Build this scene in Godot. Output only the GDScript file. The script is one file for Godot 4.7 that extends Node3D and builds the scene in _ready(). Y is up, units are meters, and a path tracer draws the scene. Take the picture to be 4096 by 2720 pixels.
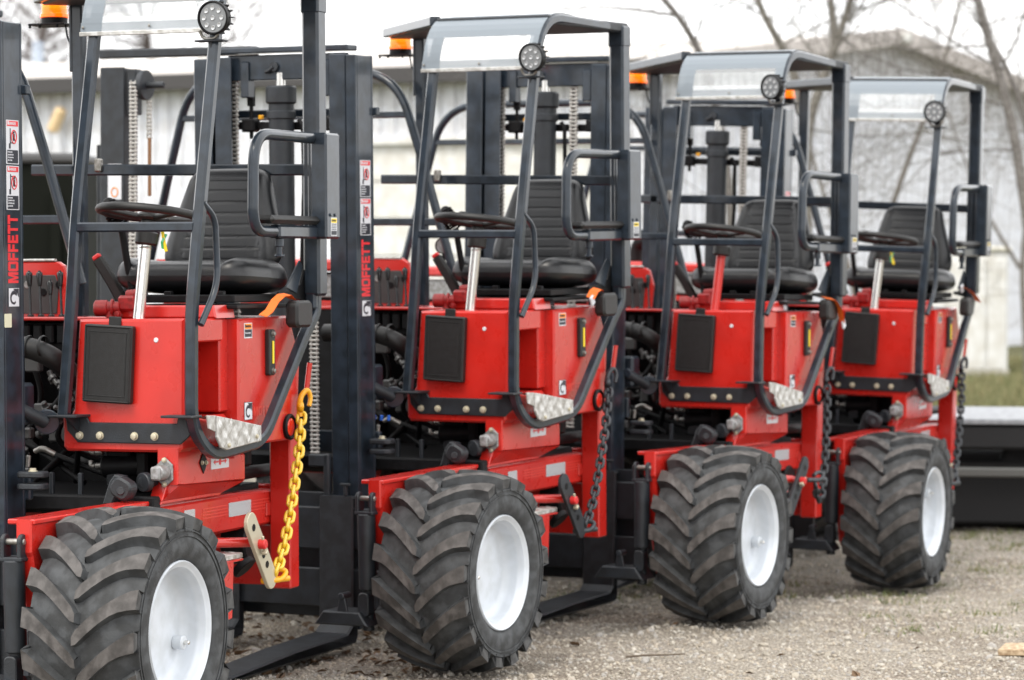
extends Node3D
# Four red truck-mounted forklifts parked one behind the other on a gravel yard, overcast light.

class MB:
	var v := PackedVector3Array()
	var n := PackedVector3Array()
	var u := PackedVector2Array()
	var c := PackedColorArray()
	var col := Color.WHITE
	func tri(a: Vector3, b: Vector3, d: Vector3, na: Vector3, nb: Vector3, nd: Vector3, ua := Vector2.ZERO, ub := Vector2.ZERO, ud := Vector2.ZERO) -> void:
		var x := (b - a).cross(d - a)
		if x.length_squared() < 1e-16:
			return
		if x.dot(na + nb + nd) > 0.0:
			v.append(a); v.append(d); v.append(b)
			n.append(na); n.append(nd); n.append(nb)
			u.append(ua); u.append(ud); u.append(ub)
		else:
			v.append(a); v.append(b); v.append(d)
			n.append(na); n.append(nb); n.append(nd)
			u.append(ua); u.append(ub); u.append(ud)
		c.append(col); c.append(col); c.append(col)
	func flat(a: Vector3, b: Vector3, d: Vector3, out: Vector3) -> void:
		var x := (b - a).cross(d - a).normalized()
		if x.dot(out) < 0.0:
			x = -x
		tri(a, b, d, x, x, x)
	func quad(a: Vector3, b: Vector3, d: Vector3, e: Vector3, out: Vector3) -> void:
		flat(a, b, d, out); flat(a, d, e, out)
	func quadn(a: Vector3, b: Vector3, d: Vector3, e: Vector3, na: Vector3, nb: Vector3, nd: Vector3, ne: Vector3) -> void:
		tri(a, b, d, na, nb, nd); tri(a, d, e, na, nd, ne)
	func box(ctr: Vector3, size: Vector3, ch := 0.004, B := Basis()) -> MB:
		var h := size * 0.5
		ch = minf(ch, minf(h.x, minf(h.y, h.z)) * 0.9)
		for ax in 3:
			var i := (ax + 1) % 3
			var j := (ax + 2) % 3
			for s in [-1.0, 1.0]:
				var p := []
				for q in [[-1.0, -1.0], [1.0, -1.0], [1.0, 1.0], [-1.0, 1.0]]:
					var w := Vector3()
					w[ax] = s * h[ax]; w[i] = q[0] * (h[i] - ch); w[j] = q[1] * (h[j] - ch)
					p.append(ctr + B * w)
				var o := Vector3(); o[ax] = s
				quad(p[0], p[1], p[2], p[3], B * o)
			for s in [-1.0, 1.0]:
				for t in [-1.0, 1.0]:
					var e := []
					for k in [-1.0, 1.0]:
						var a := Vector3(); var b := Vector3()
						a[ax] = k * (h[ax] - ch); a[i] = s * h[i]; a[j] = t * (h[j] - ch)
						b[ax] = k * (h[ax] - ch); b[i] = s * (h[i] - ch); b[j] = t * h[j]
						e.append(ctr + B * a); e.append(ctr + B * b)
					var o2 := Vector3(); o2[i] = s; o2[j] = t
					quad(e[0], e[1], e[3], e[2], B * o2)
		for x in [-1.0, 1.0]:
			for y in [-1.0, 1.0]:
				for z in [-1.0, 1.0]:
					var S := Vector3(x, y, z)
					var r := []
					for ax in 3:
						var w := Vector3()
						for k in 3:
							w[k] = S[k] * (h[k] if k == ax else h[k] - ch)
						r.append(ctr + B * w)
					flat(r[0], r[1], r[2], B * S)
		return self
	# polygon in the x,y plane of xf, extruded from z = 0 to z = depth
	func poly(pts: PackedVector2Array, xf: Transform3D, depth: float, ch := 0.0) -> MB:
		if Geometry2D.is_polygon_clockwise(pts):
			pts = pts.duplicate(); pts.reverse()
		var m := pts.size()
		var inner := PackedVector2Array()
		for k in m:
			var a := pts[(k + m - 1) % m]; var b := pts[k]; var d := pts[(k + 1) % m]
			var n1 := (b - a).normalized().orthogonal(); var n2 := (d - b).normalized().orthogonal()
			var bi := (n1 + n2)
			if bi.length() < 1e-4: bi = n1
			bi = bi.normalized()
			inner.append(b - bi * ch / maxf(0.35, bi.dot(n1)) * (1.0 if bi.dot(Vector2((b - a).y, -(b - a).x)) >= 0.0 else -1.0))
		var idx := Geometry2D.triangulate_polygon(inner)
		var c2 := minf(ch, absf(depth) * 0.45) * signf(depth)
		for side in 2:
			var zz := 0.0 if side == 0 else depth
			var o := xf.basis.z * (-1.0 if side == 0 else 1.0) * signf(depth)
			for k in range(0, idx.size(), 3):
				flat(xf * v3(inner[idx[k]], zz), xf * v3(inner[idx[k + 1]], zz), xf * v3(inner[idx[k + 2]], zz), o)
			if ch > 0.0:
				var zi := c2 if side == 0 else depth - c2
				for k in m:
					var k2 := (k + 1) % m
					var e := pts[k2] - pts[k]
					quad(xf * v3(inner[k], zz), xf * v3(inner[k2], zz), xf * v3(pts[k2], zi), xf * v3(pts[k], zi), xf.basis * Vector3(e.y, -e.x, 0) + o * e.length())
		for k in m:
			var k2 := (k + 1) % m
			var e := pts[k2] - pts[k]
			quad(xf * v3(pts[k], c2), xf * v3(pts[k2], c2), xf * v3(pts[k2], depth - c2), xf * v3(pts[k], depth - c2), xf.basis * Vector3(e.y, -e.x, 0))
		return self
	static func v3(p: Vector2, z: float) -> Vector3:
		return Vector3(p.x, p.y, z)
	func tube(path: Array, r: float, seg := 10, r1 := -1.0, closed := false) -> MB:
		if r1 < 0.0: r1 = r
		var m := path.size()
		var rings := []
		var norms := []
		var side := Vector3.ZERO
		for k in m:
			var a: Vector3 = path[k - 1] if k > 0 else (path[m - 1] if closed else path[0])
			var b: Vector3 = path[k + 1] if k < m - 1 else (path[0] if closed else path[m - 1])
			var t := (b - a).normalized()
			if side == Vector3.ZERO:
				side = t.cross(Vector3.UP if absf(t.y) < 0.9 else Vector3.RIGHT).normalized()
			side = (side - t * side.dot(t)).normalized()
			var o := t.cross(side)
			var rr := lerpf(r, r1, float(k) / maxf(1.0, m - 1))
			var ring := []; var nn := []
			for q in seg:
				var an := TAU * q / seg
				var d := side * cos(an) + o * sin(an)
				ring.append((path[k] as Vector3) + d * rr); nn.append(d)
			rings.append(ring); norms.append(nn)
		for k in (m if closed else m - 1):
			var k2 := (k + 1) % m
			for q in seg:
				var q2 := (q + 1) % seg
				quadn(rings[k][q], rings[k][q2], rings[k2][q2], rings[k2][q], norms[k][q], norms[k][q2], norms[k2][q2], norms[k2][q])
		if not closed and seg > 4:
			for e in [0, m - 1]:
				var t2: Vector3 = (path[0] - path[1]) if e == 0 else (path[m - 1] - path[m - 2])
				for q in seg:
					flat(path[e], rings[e][q], rings[e][(q + 1) % seg], t2)
		return self
	# a rectangular tube w (along side) by h, swept along a path
	func bar(path: Array, w: float, h: float, side: Vector3, ch := 0.005) -> MB:
		var pr := []
		for q in [[w / 2 - ch, -h / 2], [w / 2, -h / 2 + ch], [w / 2, h / 2 - ch], [w / 2 - ch, h / 2], [-w / 2 + ch, h / 2], [-w / 2, h / 2 - ch], [-w / 2, -h / 2 + ch], [-w / 2 + ch, -h / 2]]:
			pr.append(Vector2(q[0], q[1]))
		var m := path.size()
		var rings := []
		for k in m:
			var p: Vector3 = path[k]
			var t1: Vector3 = (p - path[k - 1]).normalized() if k > 0 else (path[1] - p).normalized()
			var t2: Vector3 = (path[k + 1] - p).normalized() if k < m - 1 else t1
			var t := (t1 + t2).normalized()
			var s := (side - t * side.dot(t)).normalized()
			var o := t.cross(s)
			var k3 := 1.0 / maxf(0.4, t.dot(t1))
			var ring := []
			for q in pr:
				ring.append(p + s * q.x + o * q.y * k3)
			rings.append(ring)
		for k in m - 1:
			var mid: Vector3 = (path[k] + path[k + 1]) * 0.5
			for q in 8:
				var q2 := (q + 1) % 8
				var ctr: Vector3 = (rings[k][q] + rings[k + 1][q2]) * 0.5
				quad(rings[k][q], rings[k][q2], rings[k + 1][q2], rings[k + 1][q], ctr - mid)
		for e in [0, m - 1]:
			var t3: Vector3 = (path[0] - path[1]) if e == 0 else (path[m - 1] - path[m - 2])
			for q in range(1, 7):
				flat(rings[e][0], rings[e][q], rings[e][q + 1], t3)
		return self
	# profile of (radius, height) turned about the y axis of xf
	func lathe(pr: Array, xf: Transform3D, seg := 24) -> MB:
		var m := pr.size()
		var sn := []
		for k in m - 1:
			var d: Vector2 = pr[k + 1] - pr[k]
			sn.append(Vector2(d.y, -d.x).normalized())
		for k in m - 1:
			if (pr[k + 1] - pr[k]).length() < 1e-7: continue
			var n0: Vector2 = sn[k]; var n1: Vector2 = sn[k]
			if k > 0 and sn[k - 1].dot(sn[k]) > 0.8: n0 = (sn[k - 1] + sn[k]).normalized()
			if k < m - 2 and sn[k + 1].dot(sn[k]) > 0.8: n1 = (sn[k + 1] + sn[k]).normalized()
			for q in seg:
				var a0 := TAU * q / seg; var a1 := TAU * (q + 1) / seg
				var e0 := Vector3(cos(a0), 0, sin(a0)); var e1 := Vector3(cos(a1), 0, sin(a1))
				var P := []; var N := []
				for w in [[e0, pr[k], n0], [e1, pr[k], n0], [e1, pr[k + 1], n1], [e0, pr[k + 1], n1]]:
					P.append(xf * (w[0] * w[1].x + Vector3(0, w[1].y, 0)))
					N.append((xf.basis * (w[0] * w[2].x + Vector3(0, w[2].y, 0))).normalized())
				quadn(P[0], P[1], P[2], P[3], N[0], N[1], N[2], N[3])
		return self
	func cyl(a: Vector3, b: Vector3, r: float, seg := 16, ch := 0.003) -> MB:
		var h := (b - a).length()
		var xf := MB.along(a, b)
		ch = minf(ch, minf(r, h) * 0.4)
		return lathe([Vector2(0, 0), Vector2(r - ch, 0), Vector2(r, ch), Vector2(r, h - ch), Vector2(r - ch, h), Vector2(0, h)], xf, seg)
	static func along(a: Vector3, b: Vector3) -> Transform3D:
		var y := (b - a).normalized()
		var x := y.cross(Vector3.FORWARD if absf(y.z) < 0.9 else Vector3.RIGHT).normalized()
		return Transform3D(Basis(x, y, x.cross(y)), a)
	# bolt with a washer, out of the surface along d
	func bolt(p: Vector3, d: Vector3, r := 0.013, h := 0.01) -> MB:
		var xf := MB.along(p, p + d)
		lathe([Vector2(0, 0), Vector2(r * 1.25, 0), Vector2(r * 1.25, h * 0.25), Vector2(0, h * 0.25)], xf, 14)
		lathe([Vector2(r, h * 0.25), Vector2(r, h * 0.9), Vector2(r * 0.8, h), Vector2(0, h)], xf, 6)
		return self
	func ball(p: Vector3, r: float, sq := Vector3.ONE, seg := 14) -> MB:
		var pr := []
		for k in 9:
			var a := PI * k / 8.0 - PI / 2
			pr.append(Vector2(r * cos(a), r * sin(a)))
		return lathe(pr, Transform3D(Basis().scaled(sq), p), seg)
	func mesh(m: Material) -> ArrayMesh:
		var a := []
		a.resize(Mesh.ARRAY_MAX)
		a[Mesh.ARRAY_VERTEX] = v; a[Mesh.ARRAY_NORMAL] = n; a[Mesh.ARRAY_TEX_UV] = u; a[Mesh.ARRAY_COLOR] = c
		var r := ArrayMesh.new()
		r.add_surface_from_arrays(Mesh.PRIMITIVE_TRIANGLES, a)
		r.surface_set_material(0, m)
		return r

var M := {}
var rng := RandomNumberGenerator.new()
var used := {}

func V(x: float, y: float, z: float) -> Vector3: return Vector3(x, y, z)
func T(p: Vector3, b := Basis()) -> Transform3D: return Transform3D(b, p)
func sr(r: float, g: float, b: float) -> Color: return Color(r, g, b).linear_to_srgb()

func numbered(s: String) -> String:
	if not used.has(s):
		used[s] = 0
		return s
	used[s] += 1
	return "%s_%03d" % [s, used[s]]

func obj(called: String, b: MB, m: Material, parent: Node = null) -> MeshInstance3D:
	var o := MeshInstance3D.new()
	o.mesh = b.mesh(m)
	put(o, called, parent)
	return o

func put(o: Node3D, called: String, parent: Node = null) -> Node3D:
	if parent == null:
		o.name = numbered(called)
		add_child(o)
	else:
		var k := 0
		var nm := called
		while parent.has_node(NodePath(nm)):
			k += 1
			nm = "%s_%03d" % [called, k]
		o.name = nm
		parent.add_child(o, true)
	return o

func again(src: MeshInstance3D, called: String, parent: Node, xf: Transform3D) -> MeshInstance3D:
	var o := MeshInstance3D.new()
	o.mesh = src.mesh
	put(o, called, parent)
	o.transform = xf
	return o

func tag(o: Node, label := "", category := "", group := "", kind := "") -> Node:
	for p in [["label", label], ["category", category], ["group", group], ["kind", kind]]:
		if p[1]: o.set_meta(p[0], p[1])
	return o

func thing(called: String, label: String, category: String, at := Vector3.ZERO, group := "") -> Node3D:
	var o := Node3D.new()
	put(o, called)
	o.position = at
	tag(o, label, category, group)
	return o

func noise_tex(freq: float, a: Color, b: Color, oct := 4, sd := 1, size := 512, mid := 0.5, spread := 0.25) -> NoiseTexture2D:
	var f := FastNoiseLite.new()
	f.seed = sd; f.frequency = freq; f.fractal_octaves = oct
	var g := Gradient.new()
	g.offsets = PackedFloat32Array([maxf(0.0, mid - spread), minf(1.0, mid + spread)])
	g.colors = PackedColorArray([a, b])
	var t := NoiseTexture2D.new()
	t.width = size; t.height = size; t.seamless = true; t.noise = f; t.color_ramp = g
	return t

func bump_tex(freq: float, strength: float, sd := 3, oct := 4, cell := false) -> NoiseTexture2D:
	var f := FastNoiseLite.new()
	f.seed = sd; f.frequency = freq; f.fractal_octaves = oct
	if cell:
		f.noise_type = FastNoiseLite.TYPE_CELLULAR
	var t := NoiseTexture2D.new()
	t.width = 512; t.height = 512; t.seamless = true; t.as_normal_map = true; t.bump_strength = strength; t.noise = f
	return t

func mt(c: Color, rough := 0.5, metal := 0.0) -> StandardMaterial3D:
	var m := StandardMaterial3D.new()
	m.albedo_color = c.linear_to_srgb()
	m.roughness = rough; m.metallic = metal
	return m

func tri_map(m: StandardMaterial3D, sc: float, alb: Texture2D = null, nrm: Texture2D = null, ns := 0.3, world := false) -> StandardMaterial3D:
	m.uv1_triplanar = true
	m.uv1_world_triplanar = world
	m.uv1_scale = Vector3.ONE * sc
	if alb: m.albedo_texture = alb
	if nrm:
		m.normal_enabled = true; m.normal_texture = nrm; m.normal_scale = ns
	return m

# round the corners of a polyline
func fillet(p: Array, r: float, seg := 6, rs := []) -> Array:
	var o := [p[0]]
	for k in range(1, p.size() - 1):
		var a: Vector3 = p[k - 1]; var b: Vector3 = p[k]; var c: Vector3 = p[k + 1]
		var d1 := (a - b).normalized(); var d2 := (c - b).normalized()
		var rr := minf(r if rs.is_empty() else rs[k], minf((a - b).length(), (c - b).length()) * 0.48)
		var s := b + d1 * rr; var e := b + d2 * rr
		for q in seg + 1:
			var t := float(q) / seg
			o.append(s.lerp(b, t).lerp(b.lerp(e, t), t))
	o.append(p[p.size() - 1])
	return o

func rrect(w: float, h: float, r: float, seg := 5) -> PackedVector2Array:
	var o := PackedVector2Array()
	for q in [[1, 1, 0.0], [-1, 1, 90.0], [-1, -1, 180.0], [1, -1, 270.0]]:
		for k in seg + 1:
			var a := deg_to_rad(q[2] + 90.0 * k / seg)
			o.append(Vector2(q[0] * (w / 2 - r) + cos(a) * r, q[1] * (h / 2 - r) + sin(a) * r))
	return o

func pv(a: Array) -> PackedVector2Array:
	var o := PackedVector2Array()
	for k in range(0, a.size(), 2): o.append(Vector2(a[k], a[k + 1]))
	return o

const ZY := Basis(Vector3(0, 0, -1), Vector3(0, 1, 0), Vector3(1, 0, 0))  # polygon x = -z, y = y, extruded along +x

var font: FontVariation
func text(s: String, cap: float, m: Material, called: String, parent: Node, xf: Transform3D, stretch := 1.0) -> MeshInstance3D:
	var t := TextMesh.new()
	t.text = s; t.font = font; t.font_size = 48; t.depth = 0.02; t.curve_step = 4.0
	t.pixel_size = cap / 34.5
	t.horizontal_alignment = HORIZONTAL_ALIGNMENT_LEFT
	t.vertical_alignment = VERTICAL_ALIGNMENT_CENTER
	t.depth = 0.0008
	t.material = m
	var o := MeshInstance3D.new()
	o.mesh = t
	put(o, called, parent)
	o.transform = xf.scaled_local(Vector3(stretch, 1, 1))
	return o
func make_materials() -> void:
	var sf := SystemFont.new()
	sf.font_names = PackedStringArray(["Droid Sans"])
	sf.font_weight = 800
	font = FontVariation.new()
	font.base_font = sf
	var dust := noise_tex(0.012, Color(0.80, 0.79, 0.77), Color(1, 1, 1), 5, 4)
	var orange_peel := bump_tex(0.02, 2.0, 8, 2)
	var grain := bump_tex(0.18, 4.0, 11, 3)
	var redden := noise_tex(0.006, Color(0.95, 0.94, 0.94), Color(1, 1, 1), 5, 21)
	M.red = tri_map(mt(Color(0.54, 0.018, 0.0115), 0.33), 1.1, redden, orange_peel, 0.06)
	M.red.clearcoat_enabled = true; M.red.clearcoat = 0.6; M.red.clearcoat_roughness = 0.12
	var rr := noise_tex(0.016, Color(0.27, 0.27, 0.27), Color(0.36, 0.36, 0.36), 6, 91)
	M.red.roughness = 1.0; M.red.roughness_texture = rr
	M.letter = mt(Color(0.030, 0.030, 0.032), 0.6)
	M.knob = mt(Color(0.008, 0.008, 0.009), 0.22)
	M.console = mt(Color(0.045, 0.044, 0.044), 0.5)
	M.led = mt(Color(0.42, 0.43, 0.44), 0.25, 0.3)
	M.fork = tri_map(mt(Color(0.026, 0.030, 0.036), 0.5), 2.0, dust, grain, 0.2)
	M.fitting = mt(Color(0.10, 0.10, 0.10), 0.4, 0.5)
	M.red_cast = tri_map(mt(Color(0.33, 0.010, 0.010), 0.45), 6.0, dust, grain, 0.25)
	M.gray = tri_map(mt(Color(0.021, 0.030, 0.043), 0.34), 1.5, dust, orange_peel, 0.1)
	M.gray.clearcoat_enabled = true; M.gray.clearcoat = 0.55; M.gray.clearcoat_roughness = 0.12; M.gray.metallic_specular = 0.32
	M.dark = tri_map(mt(Color(0.017, 0.021, 0.027), 0.5), 1.5, dust, grain, 0.12)
	M.matte = tri_map(mt(Color(0.009, 0.0095, 0.011), 0.62), 2.0, dust, grain, 0.2)
	M.black = tri_map(mt(Color(0.006, 0.006, 0.007), 0.5), 3.0, dust, grain, 0.15)
	M.black.metallic_specular = 0.3
	M.matte.metallic_specular = 0.3
	M.plastic = tri_map(mt(Color(0.011, 0.011, 0.0115), 0.48), 3.0, noise_tex(0.02, Color(0.85, 0.83, 0.8), Color(1.1, 1.08, 1.0).clamp(), 5, 7), grain, 0.3)
	M.vinyl = tri_map(mt(Color(0.009, 0.0095, 0.011), 0.30), 5.0, null, grain, 0.28)
	M.rubber = StandardMaterial3D.new()
	M.rubber.vertex_color_use_as_albedo = true
	M.rubber.roughness = 0.72
	tri_map(M.rubber, 2.3, noise_tex(0.011, Color(0.66, 0.655, 0.65), Color(1, 1, 1), 6, 31, 512, 0.5, 0.2), bump_tex(0.09, 3.0, 12, 4), 0.25)
	M.white = tri_map(mt(Color(0.60, 0.635, 0.685), 0.3), 1.6, noise_tex(0.01, Color(0.94, 0.94, 0.93), Color(1, 1, 1), 4, 41), orange_peel, 0.05)
	M.white.clearcoat_enabled = true; M.white.clearcoat = 0.5
	M.alu = tri_map(mt(Color(0.58, 0.575, 0.56), 0.36, 0.4), 4.0, dust, grain, 0.15)
	M.steel = tri_map(mt(Color(0.36, 0.35, 0.33), 0.42, 0.8), 5.0, dust, grain, 0.2)
	M.chain = tri_map(mt(Color(0.56, 0.55, 0.53), 0.42, 0.35), 8.0, dust)
	M.chrome = mt(Color(0.72, 0.71, 0.68), 0.2, 0.95)
	M.zinc = mt(Color(0.50, 0.455, 0.34), 0.4, 0.35)
	M.castalu = tri_map(mt(Color(0.33, 0.335, 0.34), 0.5, 0.35), 6.0, dust, grain, 0.2)
	M.yellow = mt(Color(0.72, 0.45, 0.006), 0.34)
	M.yellow.clearcoat_enabled = true
	M.orange_yellow = mt(Color(0.74, 0.34, 0.006), 0.36)
	M.chaindark = tri_map(mt(Color(0.045, 0.050, 0.058), 0.42, 0.35), 8.0, dust)
	M.orange = mt(Color(0.85, 0.16, 0.015), 0.6)
	M.redplastic = mt(Color(0.55, 0.02, 0.02), 0.35)
	M.paper = mt(Color(0.60, 0.61, 0.64), 0.45)
	M.ink = mt(Color(0.012, 0.013, 0.022), 0.45)
	M.inkred = mt(Color(0.66, 0.022, 0.03), 0.42)
	M.inkfaint = mt(Color(0.62, 0.05, 0.035), 0.38)
	M.inkorange = mt(Color(0.85, 0.25, 0.01), 0.45)
	M.inkyellow = mt(Color(0.85, 0.62, 0.02), 0.45)
	M.tape = mt(Color(0.60, 0.58, 0.42), 0.7)
	M.blue = mt(Color(0.02, 0.12, 0.55), 0.4)
	M.green = mt(Color(0.03, 0.32, 0.10), 0.4)
	M.reflect = tri_map(mt(Color(0.62, 0.64, 0.68), 0.25, 0.2), 30.0, dust)
	M.lens = mt(Color(0.24, 0.25, 0.26), 0.16, 0.3)
	M.pane = StandardMaterial3D.new()
	M.pane.transparency = BaseMaterial3D.TRANSPARENCY_ALPHA
	M.pane.albedo_color = Color(0.84, 0.86, 0.87, 0.16); M.pane.roughness = 0.06
	M.frost = StandardMaterial3D.new()
	M.frost.transparency = BaseMaterial3D.TRANSPARENCY_ALPHA
	M.frost.albedo_color = Color(0.50, 0.535, 0.565, 0.68); M.frost.roughness = 0.3
	M.amber = mt(Color(0.9, 0.16, 0.004), 0.15)
	M.amber.refraction_enabled = false
	M.amber.emission_enabled = true; M.amber.emission = Color(1.0, 0.42, 0.02); M.amber.emission_energy_multiplier = 0.35
	M.amber_core = mt(Color(0.95, 0.38, 0.02), 0.3)
	M.amber_core.emission_enabled = true; M.amber_core.emission = Color(1.0, 0.62, 0.05); M.amber_core.emission_energy_multiplier = 0.6
	M.redlens = mt(Color(0.55, 0.02, 0.01), 0.12)

func tyre_mesh() -> ArrayMesh:
	var b := MB.new()
	var cx := -0.19
	var rc := func(x: float) -> float: return 0.391 - 0.043 * pow(absf(x - cx) / 0.2, 2.6)
	var rt := func(x: float) -> float: return 0.4215 - 0.027 * pow(absf(x - cx) / 0.2, 2.6)
	var base := Color(0.062, 0.0645, 0.070)
	var top := Color(0.096, 0.090, 0.083)
	b.col = base
	# carcass and both walls
	var pr := []
	for w in [[0.232, -0.03], [0.241, -0.004], [0.252, 0.008], [0.270, 0.015], [0.290, 0.018], [0.310, 0.0175], [0.322, 0.014], [0.3225, 0.0185], [0.329, 0.0185], [0.3295, 0.015], [0.340, 0.0145], [0.3405, 0.019], [0.346, 0.019], [0.349, 0.010]]:
		pr.append(Vector2(w[0], w[1]))
	for k in 15:
		var x := 0.008 - 0.396 * k / 14.0
		pr.append(Vector2(rc.call(x), x))
	for w in [[0.349, -0.392], [0.340, -0.396], [0.310, -0.398], [0.29, -0.398], [0.255, -0.388], [0.232, -0.35]]:
		pr.append(Vector2(w[0], w[1]))
	pr.reverse()
	# lathe axis y becomes x
	var X := Transform3D(Basis(Vector3(0, -1, 0), Vector3(1, 0, 0), Vector3(0, 0, 1)), Vector3.ZERO)
	b.lathe(pr, X, 80)
	var P := func(x: float, r: float, a: float) -> Vector3: return Vector3(x, r * sin(a), r * cos(a))
	var lugs := 17
	for s in [-1.0, 1.0]:
		for i in lugs:
			var f0: float = TAU * i / lugs + (0.0 if s < 0 else TAU / lugs * 0.5)
			var rings := []
			for k in 8:
				var q: float = [0.0, 0.07, 0.25, 0.45, 0.62, 0.75, 0.88, 1.0][k]
				var x: float = cx + s * (-0.004 + q * 0.216)
				var mid := f0 + 0.37 * (q - 0.25 * pow(q, 3.0)) / 0.75 - 0.18
				var wt := 0.058 + 0.006 * q + 0.024 * smoothstep(0.62, 1.0, q)
				if k == 0: wt = 0.034
				var wb := wt + 0.020
				rings.append([x, mid, wt, wb, rt.call(x) * (1.0 if k > 0 else 0.998), rc.call(x) - 0.004])
			for k in 7:
				var a = rings[k]; var d = rings[k + 1]
				var am = P.call(a[0], 0.37, a[1])
				b.col = top
				b.quad(P.call(a[0], a[4], a[1] - a[2]), P.call(a[0], a[4], a[1] + a[2]), P.call(d[0], d[4], d[1] + d[2]), P.call(d[0], d[4], d[1] - d[2]), P.call(0.0, 1.0, a[1]))
				b.col = base.lerp(top, 0.12)
				for e in [-1.0, 1.0]:
					b.quad(P.call(a[0], a[4], a[1] + e * a[2]), P.call(d[0], d[4], d[1] + e * d[2]), P.call(d[0], d[5], d[1] + e * d[3]), P.call(a[0], a[5], a[1] + e * a[3]), P.call(a[0], 0.4, a[1] + e * 0.3) - am)
			var z = rings[0]
			b.quad(P.call(z[0], z[4], z[1] - z[2]), P.call(z[0], z[4], z[1] + z[2]), P.call(z[0] - s * 0.010, z[5], z[1] + z[3]), P.call(z[0] - s * 0.010, z[5], z[1] - z[3]), Vector3(-s, 0, 0))
			z = rings[7]
			var xs: float = z[0] - s * 0.006
			# shoulder block reaching down the wall
			b.col = base.lerp(top, 0.4)
			b.quad(P.call(z[0], z[4], z[1] - z[2]), P.call(z[0], z[4], z[1] + z[2]), P.call(xs, 0.350, z[1] + z[2] * 0.8), P.call(xs, 0.350, z[1] - z[2] * 0.8), Vector3(s, 0, 0))
			for e in [-1.0, 1.0]:
				b.flat(P.call(z[0], z[4], z[1] + e * z[2]), P.call(xs, 0.350, z[1] + e * z[2] * 0.8), P.call(z[0] - s * 0.03, z[5] + 0.004, z[1] + e * z[3]), P.call(0.0, 1.0, z[1] + e * 1.2))
	return b.mesh(M.rubber)

func rim_mesh() -> ArrayMesh:
	var b := MB.new()
	var X := Transform3D(Basis(Vector3(0, -1, 0), Vector3(1, 0, 0), Vector3(0, 0, 1)), Vector3.ZERO)
	var pr := []
	for w in [[0.0, -0.088], [0.12, -0.088], [0.165, -0.092], [0.183, -0.091], [0.196, -0.082], [0.204, -0.064], [0.207, -0.040], [0.2085, -0.026], [0.212, -0.022], [0.213, -0.014], [0.217, -0.006], [0.226, -0.002], [0.230, 0.004], [0.2355, 0.0065], [0.240, 0.001], [0.240, -0.02], [0.225, -0.05]]:
		pr.append(Vector2(w[0], w[1]))
	pr.reverse()
	b.lathe(pr, X, 72)
	return b.mesh(M.white)
func goat_badge(parent: Node, called: String, xf: Transform3D, w: float, h: float) -> void:
	# white badge with a black curled horn, framed in black
	var f := obj(called, MB.new().poly(rrect(w, h, 0.001), T(V(0, 0, 0.0006)), 0.0008), M.ink, parent)
	f.transform = xf
	var b := MB.new().poly(rrect(w * 0.93, h * 0.95, 0.001), T(V(0, 0, 0.0012)), 0.0006)
	var wh := obj("badge_ground", b, M.paper, parent); wh.transform = xf
	wh = obj("badge_ground", MB.new().poly(rrect(w * 0.85, h * 0.90, 0.001), T(V(0, 0, 0.0017)), 0.0004), M.paper, parent); wh.transform = xf
	var d := MB.new()
	d.poly(pv([0.43 * w, 0.45 * h, 0.43 * w, -0.02 * h, 0.30 * w, 0.12 * h, 0.33 * w, 0.22 * h, 0.16 * w, 0.30 * h, -0.1 * w, 0.45 * h]), T(V(0, 0, 0.002)), 0.0006)
	var pts := []
	for k in 15:
		var t := k / 14.0
		var a := deg_to_rad(40.0 + 250.0 * t)
		var r := lerpf(0.34, 0.25, t)
		pts.append(V(cos(a) * r * w * 1.05, sin(a) * r * h - 0.06 * h, 0.0023))
	for k in 14:
		var p: Vector3 = pts[k]; var q: Vector3 = pts[k + 1]
		var nn := (q - p).cross(V(0, 0, 1)).normalized()
		var w0 := w * lerpf(0.11, 0.045, k / 14.0); var w1 := w * lerpf(0.11, 0.045, (k + 1) / 14.0)
		d.quad(p + nn * w0, q + nn * w1, q - nn * w1, p - nn * w0, V(0, 0, 1))
	d.poly(pv([0.02 * w, -0.38 * h, 0.16 * w, -0.30 * h, 0.12 * w, -0.18 * h, -0.02 * w, -0.30 * h]), T(V(0, 0, 0.002)), 0.0006)
	var e := obj("badge_horn", d, M.ink, parent); e.transform = xf

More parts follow.
